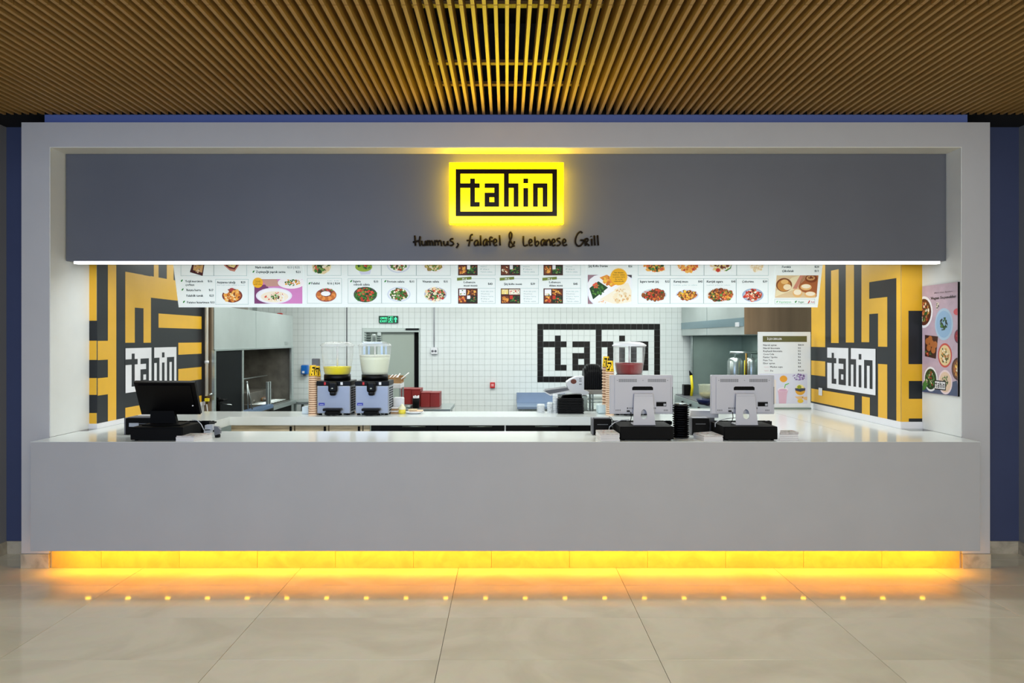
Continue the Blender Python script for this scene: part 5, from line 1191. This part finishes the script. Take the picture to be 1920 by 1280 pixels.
# leaflet stacks
def leaflets(pts, z_top, n, label, name='leaflet_stack', cover=True):
    t_ = thing(name, (sum(p[0] for p in pts)/4, sum(p[1] for p in pts)/4, HC), label, 'leaflets')
    h = (z_top-HC-.0005)/n; r = random.Random(n)
    for k in range(n):
        dx, dy = r.uniform(-.003, .003), r.uniform(-.003, .003)
        MB().prism([(p[0]+dx, p[1]+dy, HC+.0005+k*h) for p in pts], (0, 0, h*.92), PAPER if k < n-1 else mat('printed_cover', (214, 208, 206), .35, noise=.35, scale=40)).build('bundle', t_)
    m = MB(); zc = HC+.0005+n*h
    P0, P1, P2, P3 = [Vector((p[0], p[1], zc)) for p in pts]
    cols = [ink(196, 120, 110), ink(150, 190, 160), ink(120, 110, 110), ink(226, 200, 170)]
    for k in range(14):
        u, v = r.uniform(.08, .85), r.uniform(.08, .85); s = .07
        def bl(u, v): return P0*(1-u)*(1-v)+P1*u*(1-v)+P2*u*v+P3*(1-u)*v+Vector((0, 0, .0004+k*.00005))
        m.add([bl(u, v), bl(u+s*1.6, v), bl(u+s*1.4, v+s), bl(u, v+s*.9)], [(0, 1, 2, 3)], cols[k % 4])
    m.build('cover_print', t_)
    return t_
def gq(px, py): 
    Y = (H-HC)*F/(py-CY); return (X(px, Y), Y)
def gl(px, py, zt_): 
    Y = (H-zt_)*F/(py-CY); return (X(px, Y), Y)
z1 = HC+.058
leaflets([(X(1126.5, 5.49), 5.49), (X(1162, 5.50), 5.50), (X(1151, 5.74), 5.74), (X(1117, 5.74), 5.73)], z1, 6, 'thick leaflet pile left of the left cash drawer')
z2 = HC+.042
leaflets([(X(1320, 5.49), 5.49), (X(1355.5, 5.51), 5.51), (X(1334, 5.76), 5.76), (X(1300, 5.68), 5.68)], z2, 5, 'leaflet pile left of the right cash drawer')
z3 = HC+.064
leaflets([(X(1462, 5.53), 5.53), (X(1497, 5.54), 5.54), (X(1487, 5.67), 5.68), (X(1463, 5.67), 5.67)], z3, 4, 'leaflet pile right of the right cash drawer')
z4 = HC+.042
leaflets([(X(332.5, 5.52), 5.50), (X(366, 5.52), 5.50), (X(400, 5.68), 5.66), (X(352, 5.68), 5.65)], z4, 4, 'leaflet pile right of the black register')
# stack of pagers
zp = HC+.0005; nP = 15; Yp = 5.70; hp = (Z(757.5, Yp)-zp)/nP
pc = (X(1276.5, Yp), Yp)
m = MB().lathe([(0, 0), (.052, 0), (.058, .003), (.068, hp*.45), (.068, hp*.6), (.055, hp*.85), (.05, hp*.98), (0, hp*.98)], (pc[0], pc[1], 0), BLACKP, 8, smooth=False)
pg0 = m.build('guest_pager', None, (pc[0], pc[1], 0))
for k in range(nP):
    o = pg0 if k == 0 else pg0.copy()
    if k: C.objects.link(o)
    o.location = (pc[0], pc[1], zp+k*hp); o.rotation_euler.z = .12*(k % 3)
    tag(o, 'black guest pager in the tall stack between the white monitors' if k < nP-1 else 'topmost black guest pager with the steel charging cap', 'pager', 'guest pagers in the stack' if k < nP-1 else None)
one('metal_disc', MB().lathe([(0, 0), (.05, 0), (.048, .008), (0, .01)], (pc[0], pc[1], zp+nP*hp+.0003), STEEL, 20), (pc[0], pc[1], zp+nP*hp), 'thin steel disc on top of the black pager stack', 'cap')
# cables
def cable(pts, r, m_, label): one('cable', MB().tube(pts, r, m_, 7), pts[0], label, 'cable')
cable([P(1141, 808, 5.80), P(1143, 800, 5.78), P(1152, 792, 5.80), P(1165, 787.5, 5.86), P(1180, 786.5, 5.88)], .0035, LGREYP, 'grey cable arching over the left leaflet pile')
cable([P(1142, 781, 5.9), P(1146, 783, 5.88), P(1150, 790, 5.86), P(1152, 797, 5.85)], .003, BLACKM, 'thin black cable right of the left receipt printer')
cable([P(1341, 800, 5.70), P(1341, 793, 5.72), P(1348, 788, 5.78), P(1362, 784.5, 5.86), P(1378, 783, 5.9)], .0035, LGREYP, 'grey cable looping left of the right cash drawer')
# left register
lm = thing('register_monitor', (X(313, 5.72), 5.72, HC+.107), 'black touch register monitor tilted back on the left of the counter', 'monitor')
A, B_, C_, D_ = P(265.5, 777, 5.75), P(376, 776.5, 5.75), P(364.5, 717, 5.63), P(250.5, 716.5, 5.63)
nrm = (B_-A).cross(D_-A).normalized(); nrm = nrm if nrm.y > 0 else -nrm
m = MB(); m.prism([A, B_, C_, D_], nrm*.03, BLACKP); m.build('shell', lm)
mid = [(A+B_+C_+D_)/4+(q-(A+B_+C_+D_)/4)*.86 for q in (A, B_, C_, D_)]
MB().prism([q-nrm*.012 for q in mid], nrm*.0118, BLACKP).build('back_cover', lm)
MB().prism([q+nrm*.0302 for q in mid], nrm*.001, DGLASS).build('screen', lm)
q = P(363, 760, 5.69); MB().tube([q-Vector((0, .012, 0)), q-Vector((0, .02, 0))], .0045, WHITEPL, 8).build('indicator', lm)
MB().prism([P(281, 797, 5.70), P(332, 797, 5.70), P(326, 770, 5.70), P(282, 770, 5.70)], (0, .035, 0), BLACKM).build('neck', lm)
MB().box(X(268, 5.64), X(340, 5.64), 5.62, 5.80, HC+.1035, HC+.112, BLACKM, .003).build('foot_plate', lm)
drawer(243.5, 341.5, 5.51, .103, 'black cash drawer under the black register monitor', .34)
pt = printer(233, 285, 5.87, 783, 'black receipt printer left behind the black register', .2)
MB().box(X(241, 5.86), X(259, 5.86), 5.867, 5.8685, Z(800, 5.86), Z(793, 5.86), LGREYP).build('label_patch', pt)
riser(X(340, 5.95), X(392, 5.95), 5.90, 6.07, 'black stand lifting the keyboard right of the black register'); keyboard(X(330, 5.95), X(397, 5.95), 5.90, HC+.0755, 'black keyboard right of the black register')
cable([P(360, 787, 5.86), P(370, 788, 5.84), P(377, 795, 5.8), P(382, 805, 5.76)], .0035, LGREYP, 'grey cable curling down beside the black register')
m = MB().prism([P(384, 797, 5.82), P(398, 796, 5.82), P(399, 806, 5.82), P(384, 807, 5.82)], (0, .05, 0), LGREYP); one('note_pad', m.box(X(385, 5.85), X(397, 5.85), 5.82, 5.87, HC+.0005, Z(805, 5.82), LGREYP), (X(391, 5.85), 5.85, HC), 'small pale note block on the leaflets by the register', 'note block')
m = MB().prism([P(401, 799, 5.7), P(408, 800, 5.7), P(413, 806, 5.7), P(412, 813, 5.7), P(402, 816.5, 5.7)], (.0, .03, 0), GREYP)
one('tape_dispenser', m.box(X(402.5, 5.7), X(410, 5.7), 5.7, 5.74, HC+.0005, Z(814.5, 5.7), BLACKM, .003), (X(406, 5.7), 5.71, HC), 'small grey tape dispenser at the right end of the leaflets', 'dispenser')
